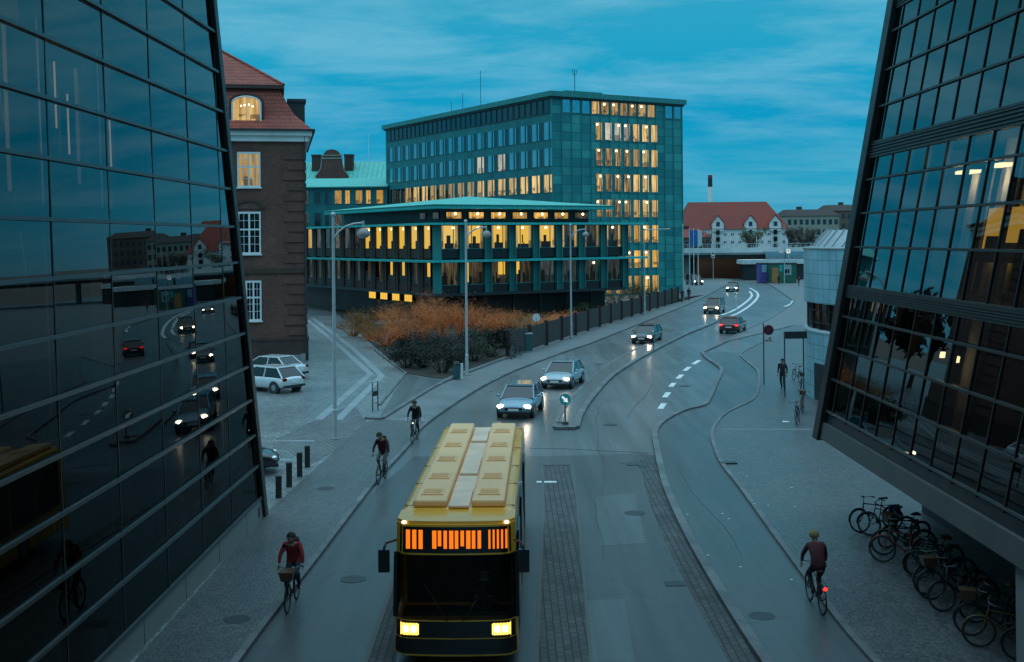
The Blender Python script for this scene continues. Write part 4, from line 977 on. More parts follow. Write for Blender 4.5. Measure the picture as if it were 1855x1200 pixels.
def block(label, px0, px1, y, zt, wall, roof, n, hip=2.0, depth=16, rows=3):
    x0 = AT(px0, 400, y)[0]; w = AT(px1, 400, y)[0] - x0
    o = thing('apartment_block', label, 'building', (x0, y, 0))
    m = MB(); m.box(0, w, 0, depth, 0, zt - hip); m.build('wall', wall, o)
    m = MB(); e = .4; q = [(-e, -e, zt - hip), (w + e, -e, zt - hip), (w + e, depth + e, zt - hip), (-e, depth + e, zt - hip)]; t = [(1.5, depth * .3, zt), (w - 1.5, depth * .3, zt), (w - 1.5, depth * .7, zt), (1.5, depth * .7, zt)]
    m.hexa(q, t); rf = m.build('roof', roof, o)
    m = MB(); m.box(w * .3, w * .3 + 1.5, depth * .4, depth * .4 + 1, zt - .2, zt + .9); m.build('chimney', 'brick_dark', rf)
    for r_ in range(rows):
        for k in range(n):
            x = (k + .5) * w / n; z = zt - hip - 1.9 - 3 * r_
            m = MB(); m.box(x - .5, x + .5, -.06, .03, z - .7, z + .8); m.build('window', 'window_dark', o)
block('brown block with dark hipped roof just right of the white warehouse', 1425, 1520, 345, 16.6, 'far_stone', 'far_roof', 9)
block('dark brick block with chimneys half hidden by the right glass building', 1500, 1600, 372, 18.6, 'far_brown', 'far_roof', 9)
block('low red brick house beside the flagpoles, left end of the white warehouse', 1225, 1288, 285, 10.5, 'far_brown', 'far_tile', 5, rows=2)
ch = thing('chimney', 'tall thin white industrial chimney with black and red top on the skyline', 'chimney', (AT(1287, 400, 900)[0], 900, 0))
def z9(py): return AT(1287, py, 900)[2]
m = MB(); m.cyl((0, 0, 0), (0, 0, z9(339)), 2.0, 1.75, 14); m.build('shaft', 'white_stucco', ch)
m = MB(); m.cyl((0, 0, z9(339)), (0, 0, z9(322.5)), 1.78, 1.7, 14); m.build('black_band', 'black_plastic', ch)
m = MB(); m.cyl((0, 0, z9(322.5)), (0, 0, z9(317.5)), 1.72, 1.7, 14); m.build('red_band', 'sign_red', ch)
br = thing('road_bridge', 'pale road bridge with railing crossing the far end of the street', 'bridge', (28, 238, 0), R(-1.5))
m = MB(); m.box(-14, 70, 0, 14, 4.95, 6.0); m.box(-14, 70, -.5, -.02, 5.35, 6.35); m.build('deck', 'concrete_pale', br)
m = MB(); m.box(-14, 70, .3, 13.5, 4.3, 4.94); m.build('girder', 'dark_cladding', br)
m = MB()
for k in range(85): m.box(-14 + k, -13.93 + k, -.3, -.24, 6.351, 7.1)
m.box(-14, 70, -.32, -.22, 7.1, 7.2); m.box(-14, 70, -.3, -.24, 6.7, 6.74); m.build('railing', 'lamp_grey', br)
m = MB(); m.hexa([(10, 4, 0), (24, 4, 0), (24, 13, 0), (10, 13, 0)], [(10, 1, 4.3), (28, 1, 4.3), (28, 13, 4.3), (10, 13, 4.3)]); m.build('abutment', 'rust', br)
m = MB(); m.hexa([(-14, 3, 0), (8.8, 3, 0), (8.8, 13, 0), (-14, 13, 0)], [(-14, 3, 4.3), (8.8, 3, 4.3), (8.8, 13, 4.3), (-14, 13, 4.3)]); m.build('abutment', 'far_stone', br)
for k in range(4):
    m = MB(); m.box(27.5 + k * 7, 28.3 + k * 7, 5, 6, 0, 4.3); m.build('pier', 'concrete', br)
rw = thing('terrace', 'low pale concrete terrace in front of the bridge, above two kiosks', 'terrace', (AT(1345, 470, 229)[0], 229, 0))
m = MB(); m.box(0, 22, 0, 6, 3.15, 4.0); m.build('slab', 'concrete_pale', rw)
m = MB(); m.box(.5, 22, .6, 5.5, .05, 3.14); m.build('wall', 'dark_cladding', rw)
m = MB()
for k in range(3): m.box(5 + k * 4, 8.6 + k * 4, 2, 4, 4.02, 5.6)
m.build('glazed_kiosk', 'window_sky', rw)
lw = thing('wall', 'long low grey wall along the outside of the road bend', 'wall', (0, 0, 0))
pts = smooth_line(gl([(1290, 491), (1330, 494), (1362, 500), (1378, 506)]))
m = MB(); m.ribbon(pts, .3, 0, 1.6); m.build('panel', 'concrete', lw)
m = MB(); m.ribbon(pts, .4, 1.6, 1.75); m.build('coping', 'concrete_pale', lw)

# ------------------------------------------------------------------ street lamps
def street_lamp(px, py, label, h=9.65, arm=True, size=1.0):
    x, y = G(px, py)
    t = thing('street_lamp', label, 'street lamp', (x, y, .09), 0, 'street lamps along the footpath')
    m = MB(); m.cyl((0, 0, 0), (0, 0, 1.3), .11, .10, 12); m.cyl((0, 0, 1.3), (0, 0, h), .085, .06, 12); m.cyl((0, 0, 1.25), (0, 0, 1.33), .12, .09, 12); m.ball((0, 0, h + .06), .11, 10, 8); m.build('pole', 'lamp_grey', t)
    m = MB(); m.cyl((0, 0, 0), (0, 0, .05), .2, .2, 14); m.build('base_plate', 'concrete', t)
    if arm:
        m = MB(); pts = [(.05, 0, h - .95), (.25, 0, h - .68), (.55, 0, h - .46), (.9, 0, h - .35), (1.25, 0, h - .32), (1.32, 0, h - .33)]
        m.tube(pts, .045, 7); m.tube([(.05, 0, h - .3), (.42, 0, h - .56)], .015, 4); m.tube([(.05, 0, h - .45), (.3, 0, h - .62)], .015, 4); m.box(1.26, 1.34, -.05, .05, h - .5, h - .22); m.build('arm', 'lamp_grey', t)
        m = MB(); m.lathe([(.05, .30), (.10, .27), (.22, .20), (.29, .08), (.30, 0)], (1.3, 0, h - .82), 18); hd = m.build('lamp_shade', 'lamp_dome', t)
        m = MB(); m.lathe([(.29, 0), (.25, -.09), (.12, -.15), (0, -.16)], (1.3, 0, h - .82), 18); m.build('globe', 'opal', hd)
    else:
        m = MB(); m.cyl((0, 0, h - .05), (2.9, 0, h + .05), .055, .045, 8); m.build('arm', 'lamp_grey', t)
        m = MB(); m.box(2.3, 3.1, -.09, .09, h - .05, h + .02); m.build('lamp_head', 'lamp_dome', t)
    return t
street_lamp(607, 800, 'tallest nearest street lamp with curved arm, standing on the cobbled square')
street_lamp(846, 683, 'street lamp with curved arm beside the litter bin and dark hedge')
street_lamp(1035, 615, 'street lamp with curved arm in front of the low pavilion, by the dark fence')
street_lamp(1168, 572, 'street lamp with straight horizontal arm in front of the copper tower', h=9.45, arm=False)
x, y = G(1238, 545)
t = thing('mast', 'plain pale pole at the right corner of the copper tower', 'pole', (x, y, .09))
m = MB(); m.cyl((0, 0, 0), (0, 0, 10.2), .10, .06, 10); m.ball((0, 0, 10.25), .1); m.build('pole', 'lamp_grey', t)
m = MB(); m.cyl((0, 0, 0), (0, 0, .06), .22, .2, 12); m.build('base_plate', 'concrete', t)
for px, py, pt, lab, fl in ((1249.5, 506, 416, 'flagpole with a hanging blue flag, left of the three', 'flag_blue'), (1257, 503, 416, 'flagpole with a hanging blue flag, middle of the three', 'flag_blue'), (1265, 507, 416, 'flagpole with a narrow white flag, right of the three', 'sign_white')):
    x, y = AT(px, py, 205)[:2]; h = AT(px, pt, 205)[2]
    t = thing('flagpole', lab, 'flagpole', (x, y, .06), 0, 'flagpoles before the warehouse')
    m = MB(); m.cyl((0, 0, 0), (0, 0, h), .09, .05, 8); m.ball((0, 0, h), .1, 8, 6); m.build('pole', 'frame_white', t)
    m = MB()
    for k in range(7): m.quad((.08 + .09 * k, .06 * math.sin(k * 1.7), h - 3.2 + .05 * k), (.17 + .09 * k, .06 * math.sin((k + 1) * 1.7), h - 3.15 + .05 * k), (.17 + .09 * k, .06 * math.sin((k + 1) * 1.7), h - .12 - .03 * k), (.08 + .09 * k, .06 * math.sin(k * 1.7), h - .1 - .03 * k))
    m.build('flag', fl, t)
for px, py, pt, lab in ((1371, 502, 428, 'thin pale pole left of the purple kiosk'), (1421, 516, 408, 'thin pale pole in front of the green kiosk'), (1333, 560, 520, 'short thin grey post in the road bend')):
    x, y = G(px, py); h = AT(px, pt, y)[2]
    t = thing('post', lab, 'pole', (x, y, .05))
    m = MB(); m.cyl((0, 0, 0), (0, 0, h), .09 if h > 3 else .04, .06 if h > 3 else .04, 8); m.build('pole', 'lamp_grey', t)
    m = MB(); m.cyl((0, 0, 0), (0, 0, .08), .16, .14, 10); m.build('base_plate', 'concrete', t)

# ------------------------------------------------------------------ signs
x, y = G(1024, 773)
t = thing('traffic_sign', 'round keep-right arrow sign, lit, on the near tip of the traffic island', 'traffic sign', (x, y, .11))
m = MB(); m.cyl((0, 0, 0), (0, 0, .92), .035, .035, 10); m.cyl((0, 0, 0), (0, 0, .1), .16, .14, 12); m.build('post', 'steel_dark', t)
m = MB(); m.cyl((0, .04, 1.14), (0, -.02, 1.14), .29, .29, 28); d = m.build('disc', 'sign_white', t)
m = MB(); m.cyl((0, -.021, 1.14), (0, -.026, 1.14), .255, .255, 28); m.build('blue_field', 'sign_teal', d)
m = MB(); c_, s_ = math.cos(R(-45)), math.sin(R(-45))
def rot(u, v): return (u * c_ - v * s_, -.03, 1.14 + u * s_ + v * c_)
m.add([rot(-.19, -.05), rot(.0, -.05), rot(.0, -.13), rot(.2, 0), rot(.0, .13), rot(.0, .05), rot(-.19, .05)], [(0, 1, 2, 3, 4, 5, 6)]); m.build('arrow', 'sign_lit', d)
x, y = G(1184, 637)
t = thing('traffic_sign', 'small sign on a thin post in the middle of the traffic island, seen edge on', 'traffic sign', (x, y, .11), R(80))
m = MB(); m.cyl((0, 0, 0), (0, 0, 1.4), .03, .03, 8); m.build('post', 'steel_dark', t)
m = MB(); m.cyl((0, .03, 1.3), (0, .0, 1.3), .22, .22, 20); m.build('disc', 'sign_white', t)
x, y = G(1384, 698)
t = thing('traffic_sign', 'round dark red no-stopping sign with small white plate below, on the right pavement', 'traffic sign', (x, y, .09))
ht = AT(1395, 598, y)[2]; 
m = MB(); m.cyl((0, 0, 0), (0, 0, ht + .3), .035, .035, 10); m.build('post', 'steel_dark', t)
m = MB(); m.cyl((.30, .03, ht - .1), (.30, -.0, ht - .1), .30, .30, 28); d = m.build('disc', 'sign_red', t)
m = MB(); m.cyl((.30, -.001, ht - .1), (.30, -.006, ht - .1), .23, .23, 28); m.build('field', 'cloth_navy', d)
m = MB()
for a in (45, -45):
    c1_, s1_ = math.cos(R(a)), math.sin(R(a)); P = lambda u, v: (.30 + u * c1_ - v * s1_, -.0075 - .001 * (a > 0), ht - .1 + u * s1_ + v * c1_)
    m.add([P(-.23, -.025), P(.23, -.025), P(.23, .025), P(-.23, .025)], [(0, 1, 2, 3)])
m.build('cross', 'sign_red', d)
m = MB(); m.box(.04, .56, -.0, .03, ht - .85, ht - .42); pl_ = m.build('plate', 'sign_white', t)
m = MB(); 
def blk(x0, x1, z0, z1): m.box(x0, x1, -.006, -.001, ht - .85 + z0, ht - .85 + z1)
blk(.12, .3, .10, .15); blk(.34, .48, .10, .15); m.hexa([(.13, -.006, ht - .69), (.18, -.006, ht - .69), (.46, -.006, ht - .55), (.41, -.006, ht - .55)], [(.13, -.001, ht - .69), (.18, -.001, ht - .69), (.46, -.001, ht - .55), (.41, -.001, ht - .55)]); blk(.34, .40, .17, .34)
m.build('pictogram', 'black_plastic', pl_)
x, y = G(972, 632)
t = thing('traffic_sign', 'round white sign disc on a thin post beside the brown fence', 'traffic sign', (x, y, .09), R(-10))
h = AT(972, 578, y)[2]
m = MB(); m.cyl((0, 0, 0), (0, 0, h), .03, .03, 8); m.build('post', 'steel_dark', t)
m = MB(); m.cyl((0, .03, h), (0, -.02, h), .32, .32, 24); d = m.build('disc', 'sign_white', t)
m = MB(); m.torus((0, -.02, h), (0, 1, 0), .30, .02, 24, 5); m.build('rim', 'lamp_grey', d)
x, y = AT(1292, 492, 218)[:2]
t = thing('traffic_sign', 'small red and white warning board on a pole under the far bridge', 'traffic sign', (x, y, .06))
h = AT(1292, 462, 218)[2]
m = MB(); m.cyl((0, 0, 0), (0, 0, h), .06, .06, 8); m.build('post', 'lamp_grey', t)
m = MB(); m.box(-.33, .33, -.06, -.0, h - .65, h + .65); d = m.build('board', 'sign_white', t)
m = MB(); m.add([(0, -.065, h + .55), (-.28, -.065, h), (.28, -.065, h)], [(0, 1, 2)]); m.box(-.25, .25, -.066, -.061, h - .5, h - .3); m.build('red_mark', 'sign_red', d)
x, y = AT(1428.5, 500, 228)[:2]
t = thing('clearance_sign', 'small bright white square sign under the bridge edge on the right', 'sign', (x, y, .06))
h = AT(1428, 456, 228)[2]
m = MB(); m.cyl((0, 0, 0), (0, 0, h), .07, .07, 8); m.build('post', 'lamp_grey', t)
m = MB(); m.box(-.36, .36, -.1, 0, h - .4, h + .4); d = m.build('board', 'sign_lit', t)
m = MB(); m.box(-.2, .12, -.107, -.102, h + .12, h + .24); m.box(.0, .12, -.1075, -.1025, h - .2, h + .12); m.build('figure', 'black_plastic', d)
# dark board on two posts beside the round building
x, y = G(1422, 640); 
t = thing('notice_board', 'dark low notice board on two posts beside the round building', 'sign board', (14.05, 62.0, .09), R(4))
zb, zt = AT(1438, 617, 62)[2], AT(1438, 604, 62)[2]
t.location = (AT(1420, 610, 62)[0], 62, .09)
m = MB(); m.box(0, 1.25, -.05, .05, zb, zt); m.build('board', 'steel_dark', t)
m = MB(); m.box(-.05, 0, -.06, .06, zb - .02, zt + .02); m.build('edge', 'lamp_grey', t)
for xx in (.02, 1.05):
    m = MB(); m.cyl((xx + .04, 0.09, 0), (xx + .04, 0.09, zt), .035, .035, 8); m.build('post', 'steel_dark', t)

# ------------------------------------------------------------------ bollards, bins, bench frame
for (px, py, pt), lab in zip(((505, 907, 862), (524, 887, 838), (543, 868, 820), (557, 851, 808)), ('square grey steel bollard nearest the left glass corner', 'square grey steel bollard, second from the glass corner', 'square grey steel bollard, third from the glass corner', 'square grey steel bollard farthest from the glass corner, by the lamp')):
    x, y = G(px, py); h = AT(px, pt, y)[2] - .09
    t = thing('bollard', lab, 'bollard', (x, y, .09), R(8), 'bollards at the edge of the square')
    m = MB(); m.box(-.10, .10, -.07, .07, 0, h - .1); m.build('post', 'bronze_rib', t, bevel=.01)
    m = MB(); m.box(-.105, .105, -.075, .075, h - .095, h); m.build('cap', 'steel_dark', t, bevel=.015)
x, y = G(827, 690)
t = thing('litter_bin', 'dark litter bin with pale side panel at the foot of the second street lamp', 'litter bin', (x, y, .09), R(10))
m = MB(); m.cyl((0, 0, .05), (0, 0, .85), .21, .23, 16); m.build('body', 'cabinet_teal', t)
m = MB(); m.cyl((0, 0, .95), (0, 0, 1.08), .25, .18, 16); m.cyl((-.18, 0, .85), (-.18, 0, .95), .02, .02, 6); m.cyl((.18, 0, .85), (.18, 0, .95), .02, .02, 6); m.build('hood', 'black_plastic', t)
m = MB(); m.box(.26, .4, -.06, .06, 0, .95); m.build('ash_post', 'frame_white', t)
m = MB(); m.cyl((0, 0, 0), (0, 0, .049), .16, .16, 12); m.build('foot', 'steel_dark', t)
x, y = G(957, 640)
t = thing('utility_cabinet', 'narrow teal utility cabinet standing against the brown fence', 'cabinet', (x, y, .09), R(18))
m = MB(); m.box(-.28, .28, -.2, .2, .1, 1.35); m.build('body', 'cabinet_teal', t, bevel=.015)
m = MB(); m.box(-.31, .31, -.23, .23, 1.352, 1.43); m.build('lid', 'lamp_grey', t)
m = MB(); m.box(-.26, .26, -.18, .18, 0, .099); m.build('plinth', 'concrete', t)
x, y = G(680, 748)
t = thing('sign_frame', 'narrow dark steel frame standing at the corner of the cobbled square', 'post frame', (x, y, .09), R(60))
m = MB(); m.tube([(-.22, 0, 0), (-.22, 0, 1.45), (.22, 0, 1.45), (.22, 0, 0)], .03, 6); m.build('frame', 'steel_dark', t)
m = MB(); m.box(-.19, .19, -.01, .01, .75, 1.0); m.build('plate', 'steel_dark', t)
m = MB(); m.tube([(-.2, 0, .4), (.2, 0, .4)], .015, 5); m.build('rail', 'steel_dark', t)

# ------------------------------------------------------------------ garden fence
pts = smooth_line(gl([(920, 650), (945, 643), (1000, 624), (1100, 589), (1170, 567), (1237, 545)]), 8)
def walk(pts, step):
    out = [Vector(pts[0])]; acc = 0
    for a, c in zip(pts, pts[1:]):
        a = Vector(a); c = Vector(c); L = (c - a).length; d = step - acc
        while d <= L: out.append(a + (c - a) * (d / L)); d += step
        acc = (acc + L) % step
    return out
fp = walk(pts, 4.9)
fn = thing('garden_fence', 'long dark board fence of panels between brown posts along the footpath', 'fence', (fp[0].x, fp[0].y, .09))
o0 = fp[0]
for i, (a, c) in enumerate(zip(fp, fp[1:])):
    a = a - o0; c = c - o0; d = (c - a).normalized(); nrm = Vector((-d.y, d.x)) * .03
    A, B = a + d * .25, c - d * .25
    m = MB(); n = 24
    for k in range(n):
        p = A + (B - A) * (k / n); q = A + (B - A) * ((k + .92) / n); w = nrm * (1 if k % 2 else .6)
        m.hexa([(*(p - w), .12), (*(q - w), .12), (*(q + w), .12), (*(p + w), .12)], [(*(p - w), 1.85), (*(q - w), 1.85), (*(q + w), 1.85), (*(p + w), 1.85)])
    m.build('panel', 'fence_wood', fn)
for p in fp:
    p = p - o0; m = MB(); m.box(p.x - .16, p.x + .16, p.y - .16, p.y + .16, 0, 2.0); m.build('post', 'fence_post', fn)

# ------------------------------------------------------------------ kiosks under the bridge
def kiosk(px0, px1, py, pt, label, mat_, door, board):
    x0, y = G(px0, py); w = (px1 - px0) / F * y; h = AT(px0, pt, y)[2]
    t = thing('kiosk', label, 'kiosk', (x0, y, .06))
    m = MB(); m.box(0, w, 0, 2.6, 0, h); m.build('body', mat_, t, bevel=.03)
    m = MB(); m.box(-.1, w + .1, -.1, 2.7, h + .002, h + .15); m.build('roof', 'steel_dark', t)
    m = MB(); m.box(w * door[0], w * door[1], -.04, .01, .05, h * .8); m.build('door', door[2], t)
    for q in board:
        m = MB(); m.box(w * q[0], w * q[1], -.05, -.005, h * q[2], h * q[3]); m.build('panel', q[4], t)
    return t
kiosk(1376, 1397.5, 513, 479, 'purple container kiosk with pale window under the far bridge', 'kiosk_purple', (.7, .95, 'bus_black'), [(.2, .62, .55, .95, 'zinc_panel')])
kiosk(1397, 1443, 514, 479, 'green kiosk with yellow and white poster, right of the purple kiosk', 'kiosk_green', (.03, .30, 'twig_brown'), [(.50, .80, .42, .95, 'zinc_roof'), (.33, .45, .6, .95, 'sign_teal'), (.55, .63, .5, .72, 'bike_yellow'), (.66, .72, .5, .72, 'bike_yellow')])

# ------------------------------------------------------------------ cars
def car_body(m, L, W, Hh, hood, kind):
    """body shell lofted from cross-sections; x forward, centred, wheels at z 0.32"""
    xs = [-L / 2, -L / 2 + .12, -L / 2 + .5, -L * .18, 0, L * .18, L / 2 - 1.0, L / 2 - .45, L / 2 - .12, L / 2]
    belt = [.80, .90, .93, .93, .92, .91, hood, hood - .07, hood - .2, hood - .3]
    wid = [.80, .93, .99, 1, 1, 1, .99, .95, .86, .74]
    bot = [.38, .28, .22, .2, .2, .2, .2, .22, .26, .36]
    n = 12; vs_ = []
    for x, bz, w, bb_ in zip(xs, belt, wid, bot):
        hw = W / 2 * w; mid = (bz + bb_) / 2 + .05
        half = [(0, bb_), (hw * .86, bb_), (hw * .97, bb_ + .14), (hw, mid), (hw * .965, bz - .10), (hw * .86, bz - .01), (0, bz + .035)]
        r_ = [(x, yv, zv) for yv, zv in half] + [(x, -yv, zv) for yv, zv in half[-2:0:-1]]
        vs_ += r_
    k = 12; fs = []
    for i in range(len(xs) - 1): fs += [(i * k + j, i * k + (j + 1) % k, (i + 1) * k + (j + 1) % k, (i + 1) * k + j) for j in range(k)]
    fs += [tuple(reversed(range(k))), tuple(range((len(xs) - 1) * k, len(xs) * k))]
    m.add(vs_, fs, 0, True)
def make_car(label, loc, rz, paint, L=4.4, W=1.8, Hh=1.46, hood=.88, kind='hatch', lights='front', beam=False, group=None, cat='car'):
    t = thing('car', label, cat, (loc[0], loc[1], loc[2] if len(loc) > 2 else 0.0), rz, group)
    m = MB(); car_body(m, L, W, Hh, hood, kind); body = m.build('body', paint, t)
    sd = body.modifiers.new('sub', 'SUBSURF'); sd.levels = 1; sd.render_levels = 2
    # greenhouse: dark glass volume with painted roof and pillars
    if kind == 'van': base = (-L / 2 + .12, L / 2 - .85); top = (-L / 2 + .3, L / 2 - 1.75)
    elif kind == 'wagon': base = (-L / 2 + .15, L / 2 - 1.15); top = (-L / 2 + .75, L / 2 - 2.05)
    elif kind == 'sedan': base = (-L / 2 + .55, L / 2 - 1.15); top = (-L / 2 + 1.25, L / 2 - 2.05)
    else: base = (-L / 2 + .15, L / 2 - 1.1); top = (-L / 2 + .62, L / 2 - 2.0)
    zb = .88; zt = Hh - .05; wb = W * .455; wt = W * .36
    m = MB(); m.hexa([(base[0], -wb, zb), (base[1], -wb, zb), (base[1], wb, zb), (base[0], wb, zb)], [(top[0], -wt, zt), (top[1], -wt, zt), (top[1], wt, zt), (top[0], wt, zt)]); gh = m.build('window', 'car_glass', t, bevel=.05)
    m = MB(); q = [(top[0] - .06, wt + .03), (top[0] + .15, wt + .045), (top[1] - .2, wt + .045), (top[1] + .08, wt + .02)]
    poly = [(a, -c) for a, c in q] + [(a, c) for a, c in q[::-1]]
    m.prism(poly, zt - .03, zt + .02); cx = (top[0] + top[1]) / 2; m.prism([(cx + (a - cx) * .85, c * .82) for a, c in poly], zt + .02, zt + .05); m.build('roof', paint, t, bevel=.03)
    for s in (-1, 1):
        xm_ = (base[0] + base[1]) / 2 - .1
        for bx, tx in ((base[1], top[1]), (base[0], top[0]), (xm_, xm_ - .02)):
            m = MB(); m.tube([(bx, s * (wb + .002), zb - .03), (tx, s * (wt + .01), zt)], .045, 5); m.build('pillar', paint, t)
    for fx in (-L / 2 + .80, L / 2 - .86):
        for s in (-1, 1):
            m = MB(); m.cyl((fx, s * (W / 2 - .20), .32), (fx, s * (W / 2 + .006), .32), .375, .375, 22); m.build('wheel_arch', 'black_plastic', t)
            w = MB(); w.torus((fx, s * (W / 2 - .09), .32), (0, 1, 0), .235, .085, 22, 8); w.cyl((fx, s * (W / 2 - .17), .32), (fx, s * (W / 2 - .02), .32), .25, .25, 18); wo_ = w.build('wheel', 'black_rubber', t)
            w = MB(); w.cyl((fx, s * (W / 2 - .021), .32), (fx, s * (W / 2 + .012), .32), .19, .17, 14); w.build('rim', 'alloy', wo_)
    for s in (-1, 1):
        m = MB(); m.ball((L / 2 - .17, s * W * .355, hood - .27), (.13, .19, .10), 12, 8); m.build('headlight', 'headlight' if lights == 'front' else 'chrome', t)
        m = MB(); m.ball((-L / 2 + .10, s * W * .37, .78), (.09, .17, .09), 12, 8); m.build('tail_light', 'tail' if lights == 'rear' else 'tail_dim', t)
        m = MB(); m.ball((base[1] - .35, s * (W / 2 + .09), .98), (.07, .11, .07), 8, 6); m.build('mirror', paint, t)
    m = MB(); m.box(L / 2 - .09, L / 2 + .008, -.42, .42, hood - .42, hood - .31); m.build('grille', 'bus_black', t)
    m = MB(); m.box(L / 2 - .1, L / 2 + .02, -.26, .26, .42, .53); m.build('number_plate', 'sign_white', t)
    m = MB(); m.box(-L / 2 - .015, -L / 2 + .08, -.26, .26, .55, .66); m.build('number_plate', 'sign_white', t)
    m = MB(); m.box(-L / 2 - .02, L / 2 - .5 - L + .75, -W * .42, W * .42, .34, .46); m.box(L / 2 - .25, L / 2 - .02, -W * .36, W * .36, .27, .36); m.build('bumper', 'black_plastic', t)
    if beam:
        for s in (-1, 1):
            ld = bpy.data.lights.new('headlight_beam', 'SPOT'); ld.energy = beam * .3; ld.spot_size = R(70); ld.spot_blend = .8; ld.color = (1, .80, .58); ld.shadow_soft_size = .08
            lo_ = bpy.data.objects.new('headlight_beam', ld); COL.objects.link(lo_); lo_.parent = t; lo_.location = (L / 2 + .05, s * W * .35, .62); lo_.rotation_euler = (0, R(-90 + 14), 0)
            lo_.rotation_euler = (R(90 - 9), 0, R(-90))
    return t
def hd(dx_, dy_): return math.atan2(dy_, dx_)
gC = 'cars driving on the curved street'
x, y = G(944, 757); make_car('silver-blue car with blazing headlights right behind the yellow bus', (x, y + 1.5), hd(-.17, -.98), 'car_blue', beam=60, group=gC)
x, y = G(1022, 703); make_car('silver car with headlights on, second in line behind the bus beside the island', (x, y + 1.2), hd(-.27, -.96), 'car_silver', kind='wagon', beam=50, group=gC)
x, y = G(1175, 622); make_car('dark car with headlights on passing the thin post on the island', (x, y + 1.0), hd(-.33, -.94), 'car_dark', beam=50, group=gC)
x, y = G(1297, 568); make_car('brown taxi with dark roof and warm headlights in the bend', (x, y + 1), hd(-.34, -.94), 'car_amber', kind='van', Hh=1.75, hood=.95, L=4.6, beam=40, group=gC)
x, y = G(1327, 528); make_car('small far car with two bright headlights in the outer bend', (x, y), hd(-.25, -.97), 'car_grey', group=gC)
x, y = G(1258, 517); make_car('dark van with bright headlights at the tower corner, farthest in the queue', (x, y), hd(.15, -.99), 'car_dark', kind='van', Hh=2.0, hood=1.0, L=4.9, W=1.95, group=gC, cat='van')
x, y = G(1328, 602); make_car('dark red car driving away with glowing red tail lights', (x, y), hd(.36, .93), 'car_red', lights='rear', group=gC)
x, y = G(497, 712); make_car('white estate car parked nearest on the cobbles, tail towards the street', (x - .5, y + .6, .09), hd(-.80, .60), 'car_white', kind='wagon', L=4.6, lights='off', group='cars parked on the square')
x, y = G(512, 690); make_car('white saloon parked behind the white estate by the brick wall', (x - .9, y + .9, .09), hd(-.86, .5), 'car_white', kind='sedan', L=4.8, Hh=1.42, lights='off', group='cars parked on the square')
x, y = G(490, 868); make_car('black car parked behind the corner of the left glass building', (x - 2.05, y + .6, .09), hd(.98, .20), 'car_dark', kind='hatch', lights='off', group='cars parked on the square')

# ------------------------------------------------------------------ the yellow bus
bus = thing('bus', 'yellow city bus with amber display and bright headlights driving towards the viewer', 'bus', (-1.06, 29.3, 0), math.atan2(-1, -.026))
BL, BW, BH = 12.0, 2.52, 2.98
CB = BL / 2 - 1.25
m = MB(); m.hexa([(-BL / 2, -BW / 2, .3), (CB, -BW / 2, .3), (CB, BW / 2, .3), (-BL / 2, BW / 2, .3)], [(-BL / 2 + .05, -BW / 2 + .05, BH), (CB, -BW / 2 + .05, BH), (CB, BW / 2 - .05, BH), (-BL / 2 + .05, BW / 2 - .05, BH)]); m.build('body', 'bus_yellow', bus, bevel=.1)
def fx(z): return BL / 2 - .05 - .17 * (z - .3) / (BH - .3)
def front(m, y0, y1, z0, z1, o=.012, mat=0): m.hexa([(fx(z0) - .02, y0, z0), (fx(z0) + o, y0, z0), (fx(z0) + o, y1, z0), (fx(z0) - .02, y1, z0)], [(fx(z1) - .02, y0, z1), (fx(z1) + o, y0, z1), (fx(z1) + o, y1, z1), (fx(z1) - .02, y1, z1)], mat)
def cab_half(z): return BW / 2 - .05 * (z - .3) / (BH - .3)
def nose(z, y, r=.38):
    """bowed front: the face falls back towards the corners"""
    h = cab_half(z); t = abs(y) / h; return fx(z) + .03 - .10 * t * t - .22 * max(0, (t - .80) / .20) ** 2
def shell(m, z0, z1, out=0.0, ymax=1.0, n=18, mat=0, cab=True):
    ys = [-ymax + 2 * ymax * k / n for k in range(n + 1)]
    A = [(nose(z0, yy * cab_half(z0)) + out, yy * cab_half(z0), z0) for yy in ys]; B = [(nose(z1, yy * cab_half(z1)) + out, yy * cab_half(z1), z1) for yy in ys]
    v = A + B; k_ = n + 1
    m.add(v, [(i, i + 1, k_ + i + 1, k_ + i) for i in range(n)], mat, True)
    if cab:
        for side in (0, n):
            a, b_ = A[side], B[side]; q = [a, (CB - .02, a[1], a[2]), (CB - .02, b_[1], b_[2]), b_]; m.add(q if side else q[::-1], [(0, 1, 2, 3)], mat)
        m.add(A + [(CB - .02, A[n][1], z0), (CB - .02, A[0][1], z0)], [tuple(reversed(range(n + 3)))], mat); m.add(B + [(CB - .02, B[n][1], z1), (CB - .02, B[0][1], z1)], [tuple(range(n + 3))], mat)
m = MB(); shell(m, .3, 1.0); m.build('front_panel', 'bus_yellow', bus)
m = MB(); shell(m, 2.30, BH - .08); shell(m, BH - .08, BH - .02, -.06); m.build('front_roof', 'bus_yellow', bus)
m = MB(); shell(m, 1.0, 2.30, -.01, .985, cab=False); m.build('windscreen', 'cab_glass', bus)
for s in (-1, 1):
    m = MB(); a = (nose(1.0, cab_half(1.0)), s * cab_half(1.0), 1.0); b_ = (nose(2.3, cab_half(2.3)), s * cab_half(2.3), 2.3); m.tube([a, b_], .055, 8); m.build('pillar', 'bus_black', bus)
    m = MB(); m.quad((a[0] - .05, s * (cab_half(1.0) - .005), 1.0), (CB - .02, s * (cab_half(1.0) - .005), 1.0), (CB - .02, s * (cab_half(2.3) - .005), 2.3), (b_[0] - .05, s * (cab_half(2.3) - .005), 2.3)); m.build('cab_window', 'cab_glass', bus)
m = MB(); m.box(CB + .0, CB + .03, -1.1, 1.1, 1.02, 2.28); m.build('partition', 'interior_dark', bus)
